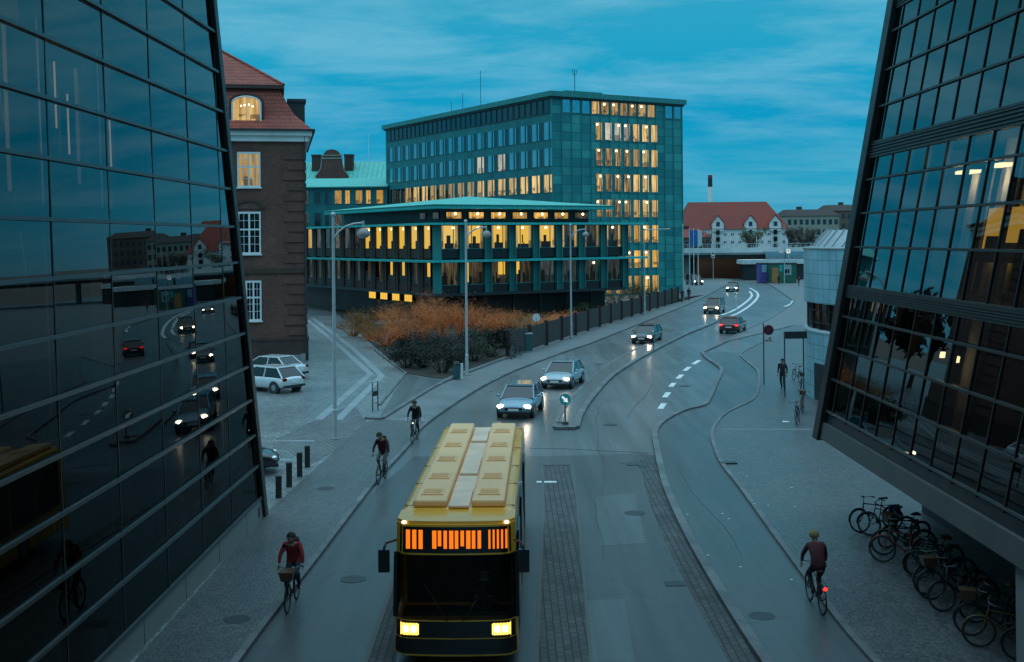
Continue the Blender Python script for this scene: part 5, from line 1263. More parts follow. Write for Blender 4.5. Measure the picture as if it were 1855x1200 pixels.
m = MB(); m.box(CB + .5, BL / 2 - .38, -1.1, 1.1, .98, 1.1); m.build('dashboard', 'bus_black', bus)
m = MB(); m.torus((CB + .62, .55, 1.28), (.75, 0, .66), .22, .018, 20, 6); m.tube([(CB + .66, .55, 1.05), (CB + .62, .55, 1.28)], .025, 6); m.build('steering_wheel', 'black_plastic', bus)
m = MB(); m.box(CB + .1, CB + .22, .3, .8, 1.0, 1.85); m.box(CB + .12, CB + .2, .42, .68, 1.86, 2.08); m.build('driver_seat', 'cloth_navy', bus)
m = MB(); m.box(CB + .05, CB + .5, -.8, -.74, 2.2, 2.23); m.build('cab_lamp', 'strip_lamp', bus)
m = MB(); shell(m, 2.34, 2.86, .008, .93, cab=False); dp = m.build('display_box', 'bus_black', bus)
# amber matrix: three groups of bright upright strokes
def stroke(y0, w, z0=2.42, z1=2.80):
    m = MB(); o_ = .013; P = lambda y, z: (nose(z, y) + o_, y, z)
    m.quad(P(y0, z0), P(y0 + w, z0), P(y0 + w, z1), P(y0, z1)); m.build('led_bar', 'led_amber', dp)
for k in range(3): stroke(-1.0 + .13 * k, .085)
for k in range(9): stroke(-.46 + .115 * k, .07 if k % 3 else .085, 2.43 + (.05 if k % 4 == 1 else 0), 2.79)
for k in range(5): stroke(.68 + .085 * k, .04)
m = MB(); shell(m, .34, .64, .02, .985, cab=False); m.build('bumper', 'bus_black', bus)
m = MB(); shell(m, .66, .985, .008, .97, cab=False); m.build('grille', 'bus_black', bus)
for s in (-1, 1):
    m = MB(); P = lambda y, z: (nose(z, y) + .013, y, z)
    ys = [s * (.74 + .38 * k / 6) for k in range(7)]
    for a, c in zip(ys, ys[1:]): m.quad(P(a, .72), P(c, .70), P(c, .95), P(a, .93))
    hl = m.build('headlight', 'bus_lens', bus)
    for yy in (.84, 1.0):
        m = MB(); m.ball((nose(.82, yy) + .01, s * yy, .825), (.03, .065, .07), 14, 10); m.build('bulb', 'bus_headlight', hl)
    m = MB(); m.ball((nose(2.9, 1.05) - .03, s * 1.05, 2.93), (.05, .05, .035), 8, 6); m.build('marker_light', 'marker', bus)
    m = MB(); m.tube([(BL / 2 - .2, s * 1.2, 2.6), (BL / 2 + .12, s * 1.36, 2.62), (BL / 2 + .16, s * 1.4, 2.5)], .025, 6); m.box(BL / 2 + .10, BL / 2 + .2, s * 1.4 - .11, s * 1.4 + .11, 2.05, 2.5); m.build('mirror', 'bus_black', bus)
    m = MB(); m.tube([(nose(1.0, .15) + .02, s * .15, 1.0), (nose(1.7, .62) + .02, s * .62, 1.72)], .014, 5); m.build('wiper', 'bus_black', bus)
    for k in range(6):
        m = MB(); x0 = -BL / 2 + .5 + k * 1.78; yy = lambda z: s * (BW / 2 - .05 * (z - .3) / (BH - .3)); m.hexa([(x0, yy(1.1) - .02 * s, 1.1), (x0 + 1.68, yy(1.1) - .02 * s, 1.1), (x0 + 1.68, yy(1.1) + .008 * s, 1.1), (x0, yy(1.1) + .008 * s, 1.1)], [(x0, yy(2.5) - .02 * s, 2.5), (x0 + 1.68, yy(2.5) - .02 * s, 2.5), (x0 + 1.68, yy(2.5) + .008 * s, 2.5), (x0, yy(2.5) + .008 * s, 2.5)]); m.build('side_window', 'car_glass', bus)
    for wx in (BL / 2 - 2.7, -BL / 2 + 3.3):
        w = MB(); w.torus((wx, s * (BW / 2 - .14), .48), (0, 1, 0), .36, .125, 22, 8); w.cyl((wx, s * (BW / 2 - .3), .48), (wx, s * (BW / 2 + .004), .48), .37, .37, 20); wo_ = w.build('wheel', 'black_rubber', bus)
        w = MB(); w.cyl((wx, s * (BW / 2 + .005), .48), (wx, s * (BW / 2 + .02), .48), .27, .2, 16); w.build('rim', 'alloy', wo_)
    m = MB(); m.ball((-BL / 2 - .0, s * 1.05, 1.1), (.04, .08, .16), 10, 8); m.build('tail_light', 'tail', bus)
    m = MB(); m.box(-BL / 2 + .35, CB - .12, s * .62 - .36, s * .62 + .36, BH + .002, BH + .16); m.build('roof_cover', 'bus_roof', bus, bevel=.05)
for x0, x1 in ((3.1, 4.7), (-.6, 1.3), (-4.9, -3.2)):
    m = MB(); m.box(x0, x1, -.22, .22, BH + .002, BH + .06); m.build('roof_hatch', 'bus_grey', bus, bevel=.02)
for x0 in (CB - .35, 2.2, .1, -2.4, -5.6):
    m = MB(); m.box(x0, x0 + .018, -1.18, -1.0, BH - .01, BH + .006); m.box(x0, x0 + .018, 1.0, 1.18, BH - .01, BH + .006); m.build('panel_seam', 'black_rubber', bus)
for s in (-1, 1):
    for x0 in (3.6, 1.9, -.2, -2.2, -4.4):
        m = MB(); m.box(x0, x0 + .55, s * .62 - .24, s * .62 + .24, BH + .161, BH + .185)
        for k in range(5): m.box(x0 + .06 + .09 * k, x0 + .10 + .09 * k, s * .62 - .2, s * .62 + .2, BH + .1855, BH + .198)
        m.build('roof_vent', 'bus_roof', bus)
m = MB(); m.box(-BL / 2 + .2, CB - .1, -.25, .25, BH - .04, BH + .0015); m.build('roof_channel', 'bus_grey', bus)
for x0 in (3.4, .2, -4.1):
    m = MB(); m.box(x0, x0 + 1.25, BW / 2 - .04, BW / 2 + .012, .38, 2.5); m.build('door', 'bus_black', bus)
for s in (-1, 1):
    ld = bpy.data.lights.new('headlight_beam', 'SPOT'); ld.energy = 35; ld.spot_size = R(80); ld.spot_blend = .8; ld.color = (1, .74, .40); ld.shadow_soft_size = .1
    o = bpy.data.objects.new('headlight_beam', ld); COL.objects.link(o); o.parent = bus; o.location = (BL / 2 + .1, s * .95, .8); o.rotation_euler = (R(82), 0, R(-90))

# ------------------------------------------------------------------ bicycles
def make_bike(label, loc, rz, paint='bike_black', extra=(), group=None, tilt=0.0, steer=0.0):
    t = thing('bicycle', label, 'bicycle', loc, rz, group); t.rotation_euler = (tilt, 0, rz)
    rw_, fw_, wr = (-.52, 0, .34), (.54, 0, .34), .325
    for c in (rw_, fw_):
        m = MB(); m.torus(c, (0, 1, 0), wr, .020, 28, 6); w = m.build('wheel', 'black_rubber', t)
        m = MB(); m.torus(c, (0, 1, 0), wr - .03, .010, 24, 4); m.cyl((c[0], -.04, c[2]), (c[0], .04, c[2]), .022, n=8)
        for k in range(10):
            a = math.pi * 2 * k / 10; m.tube([(c[0], .012 * (-1) ** k, c[2]), (c[0] + (wr - .03) * math.cos(a), 0, c[2] + (wr - .03) * math.sin(a))], .0028, 3)
        m.build('rim', 'bike_rim', w)
    m = MB(); bb_ = (-.08, 0, .29); st_ = (-.22, 0, .78); hd_ = (.36, 0, .82); hl_ = (.41, 0, .62)
    m.tube([bb_, st_], .017, 6); m.tube([st_, (-.25, 0, .90)], .013, 6); m.tube([(-.205, 0, .72), hd_], .017, 6); m.tube([bb_, hl_], .019, 6); m.tube([hd_, hl_], .02, 6)
    for s in (-.05, .05):
        m.tube([(-.08, s * .6, .29), (-.52, s, .34)], .011, 5); m.tube([(-.21, s * .5, .74), (-.52, s, .34)], .010, 5); m.tube([(.41, s * .7, .62), (.45, s, .5), (.54, s, .34)], .012, 5)
    m.build('frame', paint, t)
    m = MB(); m.tube([(.36, 0, .82), (.335, 0, .98)], .014, 6); m.tube([(.16, .29, .99), (.27, .26, 1.02), (.35, .12, 1.0), (.36, 0, .98), (.35, -.12, 1.0), (.27, -.26, 1.02), (.16, -.29, .99)], .012, 6)
    hb = m.build('handlebar', 'bike_silver', t)
    for s in (-1, 1):
        m = MB(); m.cyl((.15, s * .29, .988), (.25, s * .267, 1.015), .018, n=8); m.build('grip', 'black_rubber', hb)
    m = MB(); m.hexa([(-.39, -.09, .90), (-.12, -.025, .91), (-.12, .025, .91), (-.39, .09, .90)], [(-.40, -.10, .955), (-.11, -.02, .945), (-.11, .02, .945), (-.40, .10, .955)]); m.build('saddle', 'black_rubber', t, bevel=.015)
    m = MB(); m.cyl((-.08, -.035, .29), (-.08, -.05, .29), .085, n=18); m.tube([(-.08, -.06, .29), (.07, -.07, .22)], .010, 5); m.tube([(-.08, .06, .29), (-.23, .07, .36)], .010, 5); m.box(.03, .11, -.16, -.075, .21, .23); m.box(-.27, -.19, .075, .16, .35, .37); m.build('crank', 'bike_silver', t)
    for c, a0_, a1_ in ((rw_, 15, 190), (fw_, 0, 130)):
        pts = [(c[0] + .355 * math.cos(R(a)), 0, c[2] + .355 * math.sin(R(a))) for a in range(a0_, a1_ + 1, 25)]
        m = MB(); m.tube(pts, .018, 4); m.build('mudguard', paint if paint != 'bike_silver' else 'bike_black', t)
    if 'rack' in extra or 'crate' in extra:
        m = MB(); m.tube([(-.24, .06, .72), (-.75, .06, .72), (-.75, -.06, .72), (-.24, -.06, .72)], .008, 4); m.tube([(-.7, .06, .72), (-.52, .06, .34)], .007, 4); m.tube([(-.7, -.06, .72), (-.52, -.06, .34)], .007, 4); m.build('rack', 'steel_dark', t)
    if 'basket' in extra:
        m = MB(); b_, t_ = .12, .17
        m.hexa([(.44, -b_, .78), (.70, -b_, .78), (.70, b_, .78), (.44, b_, .78)], [(.42, -t_, 1.0), (.76, -t_, 1.0), (.76, t_, 1.0), (.42, t_, 1.0)]); m.build('basket', 'bike_brown', t)
    if 'bluebag' in extra:
        m = MB(); m.box(-.70, -.36, .07, .2, .38, .74); m.build('pannier', 'bike_blue', t, bevel=.03)
    if 'seatcover' in extra:
        m = MB(); m.ball((-.26, 0, .955), (.17, .12, .035), 10, 6); m.build('saddle_cover', 'bike_yellow', t)
    if 'tail' in extra:
        m = MB(); m.ball((-.78, 0, .66), (.03, .05, .04), 8, 6); m.build('tail_light', 'tail', t)
    if 'lamp' in extra:
        m = MB(); m.ball((.46, 0, .86), (.035, .03, .03), 8, 6); m.build('front_light', 'marker', t)
    return t
gB = 'bicycles parked under the glass building'
row = [
    ('bike_black', ('bluebag', 'rack'), 'black bicycle with a blue pannier, first in the row under the right glass building'),
    ('bike_silver', (), 'silver-framed bicycle just behind the one with the blue pannier'),
    ('bike_black', ('basket',), 'black bicycle with a front basket, third in the sheltered row'),
    ('bike_brown', (), 'brown bicycle, fourth in the sheltered row'),
    ('bike_red', ('rack',), 'dark red bicycle with rear rack, fifth in the sheltered row'),
    ('bike_black', ('seatcover',), 'black bicycle with a yellow saddle cover, sixth in the sheltered row'),
    ('bike_green', (), 'dark green bicycle, seventh in the sheltered row'),
    ('bike_black', ('rack',), 'black bicycle with rear rack, eighth in the sheltered row'),
    ('bike_silver', ('basket',), 'silver bicycle with brown basket, ninth in the sheltered row'),
    ('bike_black', (), 'plain black bicycle, tenth in the sheltered row'),
    ('bike_brown', ('seatcover',), 'brown bicycle with a yellow saddle cover, eleventh in the sheltered row'),
    ('bike_black', ('basket', 'rack'), 'black bicycle with basket and rack, twelfth in the sheltered row'),
    ('bike_yellow', (), 'yellow-framed bicycle, thirteenth in the sheltered row'),
    ('bike_black', (), 'black bicycle next to the concrete column at the lower right'),
    ('bike_red', (), 'red bicycle half hidden behind the concrete column'),
]
rb_ = random.Random(5)
for k, (p, ex, lab) in enumerate(row):
    yb = 33.6 - k * .80
    make_bike(lab, (10.46 + rb_.uniform(-.28, .30), yb + rb_.uniform(-.12, .12), .0935), R(180 + rb_.uniform(-34, 26)), p, ex, gB, R(rb_.uniform(-15, 12)))
gR = 'bicycles parked beside the round building'
for (px, py), a, p, ex, lab in (((1446, 770), 250, 'bike_black', ('rack',), 'black bicycle nearest the glass corner post, wheel turned out'), ((1452, 750), 80, 'bike_brown', ('basket',), 'brown bicycle with basket leaning beside the glass corner post'), ((1450, 712), 75, 'bike_black', ('basket',), 'black bicycle with basket against the foot of the round building'), ((1443, 694), 95, 'bike_silver', (), 'silver bicycle behind the pedestrian, farthest by the round building')):
    x, y = G(px, py); make_bike(lab, (x, y, .09), R(a), p, ex, gR, R(6))
gF = 'bicycles left along the garden fence'
for (px, py), a, p, lab in (((938, 648), 65, 'bike_black', 'black bicycle leaning on the brown fence beside the teal cabinet'), ((930, 652), 75, 'bike_silver', 'silver bicycle leaning on the left end of the brown fence'), ((752, 641), 10, 'bike_silver', 'silver bicycle lying against the left end of the dark hedge'), ((775, 637), 20, 'bike_red', 'dark red bicycle parked beside the russet shrubs, behind the hedge')):
    x, y = G(px, py); make_bike(lab, (x, y, .13 if px < 900 else .1), R(a), p, (), gF, R(-8))
riders = [  # wheel contact point, heading, bike, extras
    (G(752, 800), hd(-.12, -.99), 'bike_black', ('lamp',), 'black bicycle under the rider in black, small white front light', .0),
    (G(692, 872), hd(-.12, -.99), 'bike_brown', (), 'brown bicycle under the rider in maroon beside the bus', .0),
    (G(530, 1098), hd(-.02, -1), 'bike_black', ('basket',), 'black bicycle with basket under the rider in red at lower left', .0),
    (G(1478, 1105), hd(-.02, 1), 'bike_black', ('tail', 'rack'), 'black bicycle with glowing red tail light on the right cycle path', .05)]
for (xy, h_, p, ex, lab, z) in riders: make_bike(lab, (*xy, z), h_, p, ex)

# ------------------------------------------------------------------ people
def limb_tubes(m, wrist, elbow, s, grip):
    """palm wedge, four bent fingers of unequal length and a thumb"""
    w = Vector(wrist); d = (w - Vector(elbow)).normalized(); up = Vector((0, 0, 1)); side = d.cross(up).normalized() if abs(d.z) < .95 else Vector((0, s, 0)).cross(d).normalized() * 1.0
    nrm = side.cross(d).normalized()
    k0 = w + d * .015; k1 = w + d * .085
    a = [k0 + side * .028 + nrm * .012, k0 - side * .028 + nrm * .012, k0 - side * .028 - nrm * .012, k0 + side * .028 - nrm * .012]
    c = [k1 + side * .040 + nrm * .012, k1 - side * .040 + nrm * .012, k1 - side * .040 - nrm * .012, k1 + side * .040 - nrm * .012]
    m.hexa(a, c)
    for i, (o, L) in enumerate(((-.03, .060), (-.010, .072), (.010, .068), (.03, .052))):
        b0 = k1 + side * o; bend = -nrm * (.9 if grip else .35)
        p1 = b0 + d * L * .45; p2 = p1 + (d * (.25 if grip else .8) + bend).normalized() * L * .4; p3 = p2 + (d * (-.3 if grip else .6) + bend).normalized() * L * .3
        m.tube([b0 - d * .01, p1, p2, p3], [.0095, .009, .0085, .007], 6)
    b0 = k0 + d * .02 - side * s * .03
    m.tube([b0, b0 + (d - side * s * .8).normalized() * .035, b0 + (d * 1.2 - side * s * .3 - nrm * (.6 if grip else .2)).normalized() * .065], [.012, .011, .008], 6)
def make_person(label, loc, rz, pose, top, legs, hair='hair_brown', group=None, hood=False, bag=None):
    t = thing('person', label, 'person', loc, rz, group)
    J = dict(pelvis=(0, 0, .95), spine=(0, 0, 1.14), chest=(0, 0, 1.34), neck=(0, 0, 1.50), head=(.02, 0, 1.63), crown=(.01, 0, 1.74),
             sL=(0, .18, 1.43), eL=(-.03, .25, 1.15), wL=(.06, .25, .91), sR=(0, -.18, 1.43), eR=(-.03, -.25, 1.15), wR=(.06, -.25, .91),
             hL=(0, .10, .90), kL=(.10, .10, .50), aL=(.02, .10, .09), tL=(.17, .11, .035), hR=(0, -.10, .90), kR=(.02, -.10, .49), aR=(-.18, -.10, .12), tR=(-.04, -.11, .035))
    J.update(pose)
    rad = dict(pelvis=.145, spine=.135, chest=.155, neck=.058, head=.098, crown=.060, sL=.075, eL=.050, wL=.034, sR=.075, eR=.050, wR=.034, hL=.098, kL=.066, aL=.045, tL=.034, hR=.098, kR=.066, aR=.045, tR=.034)
    bones = [('pelvis', 'spine', 1), ('spine', 'chest', 1), ('chest', 'neck', 1), ('neck', 'head', 0), ('head', 'crown', 0), ('chest', 'sL', 1), ('sL', 'eL', 1), ('eL', 'wL', 1), ('chest', 'sR', 1), ('sR', 'eR', 1), ('eR', 'wR', 1),
             ('pelvis', 'hL', 2), ('hL', 'kL', 2), ('kL', 'aL', 2), ('aL', 'tL', 3), ('pelvis', 'hR', 2), ('hR', 'kR', 2), ('kR', 'aR', 2), ('aR', 'tR', 3)]
    names = list(J); idx = {n: i for i, n in enumerate(names)}
    me = bpy.data.meshes.new('body'); me.from_pydata([J[n] for n in names], [(idx[a], idx[c]) for a, c, _ in bones], [])
    o = bpy.data.objects.new('body', me); COL.objects.link(o)
    sk = o.modifiers.new('skin', 'SKIN'); sk.use_smooth_shade = True
    for n in names:
        v = me.skin_vertices[0].data[idx[n]]; r = rad[n]; v.radius = (r, r * (.72 if n in ('pelvis', 'spine', 'chest') else 1)) if False else (r, r); v.use_root = (n == 'pelvis')
    ss = o.modifiers.new('sub', 'SUBSURF'); ss.levels = 1; ss.render_levels = 1
    bpy.context.view_layer.update()
    ev = o.evaluated_get(bpy.context.evaluated_depsgraph_get()); em = ev.to_mesh()
    m = MB(); vs_ = [v.co.copy() for v in em.vertices]
    # flatten the trunk front to back a little
    def seg(p, a, c):
        a = Vector(a); c = Vector(c); d = c - a; q = max(0, min(1, (p - a).dot(d) / d.length_squared)); return (p - a - d * q).length
    for p in em.polygons:
        cc = Vector((0, 0, 0))
        for i in p.vertices: cc += vs_[i]
        cc /= len(p.vertices)
        best = min(bones, key=lambda b_: seg(cc, J[b_[0]], J[b_[1]]) - (rad[b_[0]] + rad[b_[1]]) * .5)
        mt = best[2]
        if best[:2] == ('chest', 'neck') and seg(cc, J['neck'], J['head']) < .08: mt = 0
        m.f.append(tuple(p.vertices)); m.m.append(mt); m.sm.append(True)
    m.v = [tuple(v) for v in vs_]
    ev.to_mesh_clear(); bpy.data.objects.remove(o)
    h = Vector(J['head']); f = (Vector(J['crown']) - Vector(J['neck'])).normalized(); fwd = Vector((1, 0, 0)); fwd = (fwd - f * fwd.dot(f)).normalized(); lf = f.cross(fwd)
    m.tube([h + fwd * .085 + f * .02, h + fwd * .118 - f * .015, h + fwd * .09 - f * .03], [.010, .017, .010], 6)           # nose
    for s in (-1, 1):
        m.ball(tuple(h + fwd * .088 + lf * s * .035 + f * .022), .013, 8, 6, 4); m.ball(tuple(h + lf * s * .098), (.028, .014, .034), 8, 6)
    m.tube([h + fwd * .086 - f * .055 + lf * .025, h + fwd * .094 - f * .056, h + fwd * .086 - f * .055 - lf * .025], .007, 5, 5)
    grip = 'grip' in pose
    limb_tubes(m, J['wL'], J['eL'], 1, grip); limb_tubes(m, J['wR'], J['eR'], -1, grip)
    m.build('body', ['skin', top, legs, 'shoe', 'hair_brown', 'cloth_maroon'], t)
    hm = MB(); hc = h + f * .03 - fwd * .018
    n, k = 16, 9; vs_ = []; fs = []
    for j in range(k + 1):
        th = math.pi * .62 * j / k
        for i in range(n):
            a = 2 * math.pi * i / n; r = .112 * (1 + .05 * math.sin(5 * a + j)); cf = math.cos(a)
            reach = th * (1 - .42 * max(0, cf))
            vs_.append(hc + f * (.115 * math.cos(reach)) + (fwd * cf + lf * math.sin(a)) * r * math.sin(reach))
    for j in range(k): fs += [(j * n + i, j * n + (i + 1) % n, (j + 1) * n + (i + 1) % n, (j + 1) * n + i) for i in range(n)]
    hm.add(vs_, fs, 0, True); hm.build('hood' if hood else 'hair', top if hood else hair, t)
    if bag:
        m = MB(); c = Vector(J['chest']); dn = (Vector(J['spine']) - c).normalized(); bk = dn.cross(Vector((0, 1, 0))).normalized()
        if bk.x > 0: bk = -bk
        p = c + bk * .20 + dn * .08
        m.hexa([tuple(p + dn * .2 + Vector((0, sy, 0)) + bk * q) for sy, q in ((-.14, -.08), (.14, -.08), (.14, .08), (-.14, .08))], [tuple(p - dn * .2 + Vector((0, sy, 0)) + bk * q) for sy, q in ((-.13, -.07), (.13, -.07), (.13, .06), (-.13, .06))]); m.build('backpack', bag, t, bevel=.04)
    return t
RIDE = dict(pelvis=(-.24, 0, 1.03), spine=(-.17, 0, 1.20), chest=(-.04, 0, 1.38), neck=(.05, 0, 1.52), head=(.10, 0, 1.64), crown=(.10, 0, 1.75),
            sL=(-.02, .18, 1.46), eL=(.10, .27, 1.22), wL=(.14, .28, 1.045), sR=(-.02, -.18, 1.46), eR=(.10, -.27, 1.22), wR=(.14, -.28, 1.045),
            hL=(-.22, .10, 1.0), kL=(.14, .12, .80), aL=(-.24, .12, .46), tL=(-.10, .12, .39), hR=(-.22, -.10, .98), kR=(.17, -.11, .66), aR=(.03, -.12, .30), tR=(.15, -.12, .24), grip=0)
del RIDE['grip']
class Pose(dict): pass
def ride(**k): d = dict(RIDE); d.update(k); return d
make_person('person in black coat cycling towards the viewer, close behind the bus', (*riders[0][0], .0), riders[0][1], ride(), 'cloth_black', 'cloth_black')
make_person('person in maroon jacket cycling beside the bus', (*riders[1][0], .0), riders[1][1], ride(kL=(.17, .13, .68), aL=(.02, .12, .30), tL=(.14, .12, .24), kR=(.12, -.12, .80), aR=(-.22, -.12, .45), tR=(-.08, -.12, .38), head=(.11, -.05, 1.64), crown=(.12, -.07, 1.75)), 'cloth_maroon', 'cloth_grey', bag='cloth_black')
make_person('person in bright red jacket cycling at the lower left', (*riders[2][0], .0), riders[2][1], ride(), 'cloth_red', 'denim', bag='cloth_navy')
make_person('person in dark red coat cycling away on the right cycle path', (*riders[3][0], .05), riders[3][1], ride(), 'cloth_maroon', 'cloth_black', 'hair_fair')
SIT = dict(pelvis=(0, 0, .42), spine=(-.03, 0, .62), chest=(-.02, 0, .83), neck=(.02, 0, .98), head=(.05, 0, 1.10), crown=(.04, 0, 1.21), sL=(0, .18, .92), eL=(.14, .25, .70), wL=(.33, .17, .72), sR=(0, -.18, .92), eR=(.14, -.25, .70), wR=(.33, -.17, .72),
           hL=(.03, .10, .40), kL=(.42, .11, .42), aL=(.42, .11, .04), tL=(.56, .11, 0), hR=(.03, -.10, .40), kR=(.42, -.11, .42), aR=(.42, -.11, .04), tR=(.56, -.11, 0))
dp_ = bus.matrix_basis @ Vector((CB + .28, .55, .62))
make_person('person in navy jacket seated at the wheel of the yellow bus', tuple(dp_), bus.rotation_euler.z, SIT, 'cloth_navy', 'cloth_black')
x, y = G(1418, 710); make_person('person in black jacket walking on the pavement beside the round building', (x, y, .09), hd(-.5, -.86), {}, 'cloth_black', 'cloth_black', hood=True)
x, y = G(1248, 546); make_person('person in dark clothes walking by the pale pole at the end of the fence', (x, y, .09), hd(-.3, -.9), {}, 'cloth_black', 'cloth_navy')
x, y = G(1241, 549); make_person('person in brown coat at the far end of the fence, left of the other walker', (x - .35, y, .09), hd(.4, .9), {}, 'cloth_maroon', 'cloth_black')
x, y = G(1411, 517); make_person('person in a dark coat standing before the green kiosk', (x, y, .06), hd(-.8, -.5), {}, 'cloth_navy', 'cloth_black')
x, y = G(1447, 520); make_person('person in a red jacket right of the green kiosk', (x, y, .06), hd(-.8, -.5), {}, 'cloth_red', 'cloth_grey')

# ------------------------------------------------------------------ plants
def shrub(label, loc, rx, ry, h, mats, n=900, leaf=.09, seed=0, cat='shrub', group=None, twigs=26, wire=False):
    q = random.Random(seed); t = thing('shrub', label, cat, loc, q.uniform(0, 6), group)
    m = MB(); tips = []
    for k in range(twigs):
        a = q.uniform(0, 2 * math.pi); r = q.uniform(.2, 1) ** .6; e = (rx * r * math.cos(a), ry * r * math.sin(a), h * q.uniform(.55, 1.0) * (1 - .35 * r))
        p0 = (e[0] * .15, e[1] * .15, 0); mid = (e[0] * .5 + q.uniform(-.1, .1), e[1] * .5 + q.uniform(-.1, .1), e[2] * .55)
        m.tube([p0, mid, e], [.028, .018, .006], 4); tips.append((mid, e))
        for _ in range(5 if wire else 2):
            g = (e[0] + q.uniform(-.4, .4) * rx * .6, e[1] + q.uniform(-.4, .4) * ry * .6, e[2] + q.uniform(-.2, .35) * h * .4); m.tube([mid, g], [.012, .004], 3); tips.append((mid, g))
    m.build('stem', 'bark' if not wire else mats[0], t)
    m = MB(); clumps = [(q.gauss(0, .42) * rx, q.gauss(0, .42) * ry, h * q.uniform(.3, .85), q.uniform(.25, .5)) for _ in range(9)]
    for k in range(n):
        if q.random() < .55:
            a, c = tips[q.randrange(len(tips))]; f = q.uniform(.3, 1.1); p = Vector(a).lerp(Vector(c), f) + Vector([q.gauss(0, .09) for _ in range(3)])
        else:
            cl = clumps[q.randrange(9)]; p = Vector((q.gauss(cl[0], cl[3] * rx * .5), q.gauss(cl[1], cl[3] * ry * .5), q.gauss(cl[2], cl[3] * h * .4)))
        if p.z < .05: p.z = q.uniform(.05, h * .3)
        d = Vector([q.gauss(0, 1) for _ in range(3)]).normalized(); e = d.orthogonal().normalized(); l = leaf * q.uniform(.6, 1.4); w = l * (.14 if wire else .5); 
        if wire: l *= 2.2
        m.add([p - d * l * .5, p + e * w * .5, p + d * l * .5, p - e * w * .5], [(0, 1, 2, 3)], 0 if q.random() < .7 else min(1, len(mats) - 1))
    m.build('foliage', mats, t)
    return t
qs = random.Random(21)
gH = 'dark evergreen hedge shrubs by the footpath'
hl = [(735, 672, 'low dark hedge shrub at the left tip of the planting bed'), (765, 672, 'low dark hedge shrub left of the litter bin'), (800, 682, 'dark hedge shrub directly behind the litter bin'), (826, 668, 'dark hedge shrub behind the second street lamp'), (858, 660, 'dark hedge shrub right of the second street lamp'), (890, 652, 'dark hedge shrub at the left end of the brown fence'), (745, 652, 'dark hedge shrub behind the lying bicycle'), (800, 652, 'dark hedge shrub in the second row behind the bin'), (850, 640, 'dark hedge shrub in the second row behind the lamp'), (895, 632, 'green-tipped hedge shrub nearest the white sign disc'), (920, 632, 'dark hedge shrub behind the bicycles on the fence')]
for k, (px, py, lab) in enumerate(hl):
    x, y = G(px, py); shrub(lab, (x, y + .8, .13), 1.7, 1.5, qs.uniform(1.5, 2.1), ['leaf_dark', 'leaf_green' if k in (8, 9, 4) else 'leaf_dark'], 1700, .13, k, 'hedge', gH)
gS = 'russet garden shrubs in front of the pavilion'
sl = [(640, 612, 2.2), (675, 618, 1.6), (700, 630, 1.8), (735, 622, 2.6), (765, 618, 3.4), (800, 615, 3.6), (835, 612, 3.4), (870, 612, 2.6), (905, 608, 2.2), (945, 606, 1.8), (660, 595, 2.0), (715, 597, 2.6), (780, 596, 3.6), (850, 596, 3.0), (920, 594, 1.8), (985, 600, 1.6), (1030, 590, 1.5)]
names_ = ['low brown shrub at the far left end of the planting bed', 'low olive-brown shrub left of the russet mass', 'brown shrub at the edge of the cobbled square', 'russet bushy shrub left of centre', 'tall fiery russet shrub below the pavilion corner', 'tallest russet shrub, just left of the second lamp pole', 'russet shrub right behind the second lamp pole', 'russet shrub in front of the dark pavilion piers', 'low russet shrub left of the white sign disc', 'low brown shrub behind the white sign disc', 'brown shrub under the yellow cellar windows', 'russet shrub under the pavilion left facade', 'tall twiggy russet shrub right at the pavilion corner', 'russet shrub at the foot of the pavilion piers', 'low russet groundcover shrub before the basement', 'low shrub behind the first fence panels', 'low brown shrub behind the third street lamp']
for k, ((px, py, h), lab) in enumerate(zip(sl, names_)):
    x, y = G(px, py); mt = ['twig_russet_glow', 'twig_brown'] if k not in (0, 1, 10, 9) else ['twig_brown', 'leaf_olive']
    shrub(lab, (x, y, .13), 2.3, 2.0, h, mt, 1500, .12, 40 + k, 'shrub', gS, 34, True)
gO = 'green shrubs behind the fence'
for k, (px, py, h, lab) in enumerate(((1075, 580, 1.7, 'low green shrub behind the middle of the fence'), (1110, 570, 2.2, 'olive shrub behind the fence below the pavilion end'), (1140, 560, 3.0, 'tall olive shrub between pavilion and tower'), (1165, 553, 3.4, 'dark green shrub in front of the tower ground floor'), (1190, 548, 2.6, 'green shrub at the right of the tower ground floor windows'))):
    x, y = G(px, py); shrub(lab, (x - 1.2, y + 2.5, .13), 2.2, 2.0, h, ['leaf_green', 'leaf_olive'], 1400, .14, 80 + k, 'shrub', gO)
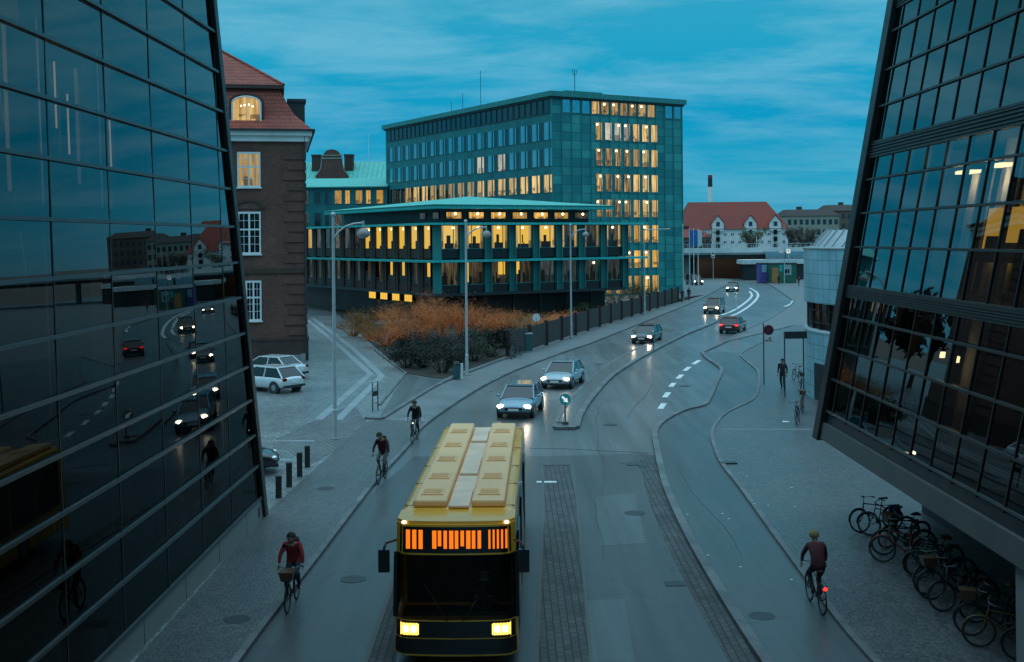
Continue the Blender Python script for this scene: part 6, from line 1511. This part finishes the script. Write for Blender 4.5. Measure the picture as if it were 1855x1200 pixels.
def tree(label, loc, h, spread, bark_, leafm, n, seed, leaf=.25, group=None):
    q = random.Random(seed); t = thing('tree', label, 'tree', loc, 0, group); m = MB(); tips = []
    def grow(p, d, L, r, lev):
        c = p + d * L * .5 + Vector((q.gauss(0, .04), q.gauss(0, .04), 0)) * L; e = p + d * L
        m.tube([p, c, e], [r, r * .8, r * .6], 6 if lev < 2 else 4)
        if lev >= 4: tips.append((c, e)); return
        if lev >= 2: tips.append((c, e))
        for _ in range(3 if lev < 3 else 2):
            a = q.uniform(0, 6.28); s = q.uniform(.4, .85) * spread; nd = (d + Vector((math.cos(a) * s, math.sin(a) * s, q.uniform(-.05, .3)))).normalized(); grow(e if q.random() < .7 else c, nd, L * q.uniform(.62, .8), r * .58, lev + 1)
    grow(Vector((0, 0, 0)), Vector((0, 0, 1)), h * .34, h * .022, 0); m.build('trunk', bark_, t)
    m = MB()
    for k in range(n):
        a, c = tips[q.randrange(len(tips))]; p = a.lerp(c, q.uniform(0, 1.3)) + Vector([q.gauss(0, h * .03) for _ in range(3)]); d = Vector([q.gauss(0, 1) for _ in range(3)]).normalized(); e = d.orthogonal(); l = leaf * q.uniform(.5, 1.5)
        m.add([p - d * l, p + e * l * .35, p + d * l, p - e * l * .35], [(0, 1, 2, 3)])
    m.build('crown', leafm, t)
for k, (px, Y, zt, lab, lf, n) in enumerate(((1369, 280, 410, 'autumn-brown tree in front of the white warehouse', 'leaf_olive', 900), (1352, 276, 420, 'thin bare tree before the white warehouse wall', 'far_twig', 120), (1436, 290, 405, 'dark bare tree right of the warehouse, left of its pair', 'far_twig', 900), (1452, 286, 403, 'dark bare tree right of the warehouse, beside the round building', 'far_twig', 900), (1268, 270, 408, 'brown tree behind the flagpoles', 'far_twig', 500))):
    x = AT(px, 440, Y)[0]; h = AT(px, zt, Y)[2]; tree(lab, (x, Y, 0), h, .75, 'bark', lf, n, 100 + k, .28)
for k, (x_, y_, h_) in enumerate(((-28.5, 108, 13), (-36, 116, 13), (-31.5, 124, 13), (-44, 118, 13), (-29, 136, 14), (-48, 128, 14))):
    tree(('courtyard tree', 'tall courtyard tree')[k % 2] + ' behind the brick building, seen mirrored in the right glass facade', (x_, y_, .09), h_, .8, 'bark', 'leaf_dark', 5200, 130 + k, .42, 'courtyard trees behind the brick building')
b = MB()
for k in range(26):
    x, y = G(*random.Random(k).choice([(1423, 770), (1432, 762), (1338, 655), (1370, 912), (1310, 930), (1460, 880), (1440, 840), (1345, 1040), (1500, 900), (1392, 645), (1362, 659), (1445, 810), (1380, 870), (1240, 930)])); q = random.Random(k + 50); x += q.uniform(-1.2, 1.2); y += q.uniform(-1.5, 1.5); s = q.uniform(.02, .05); z = .1345
    b.add([(x - s, y, z), (x, y - s * .7, z + .004), (x + s, y, z), (x, y + s * .8, z + .006)], [(0, 1, 2, 3)])
x, y = G(1423, 768); b.add([(x - .16, y - .1, .0945), (x + .14, y - .14, .10), (x + .2, y + .1, .0945), (x - .1, y + .16, .11)], [(0, 1, 2, 3)])
lt = b.build('litter', 'frame_white'); stuff(lt); lt['label'] = 'scraps of pale paper litter scattered on the right pavement'; lt['category'] = 'litter'
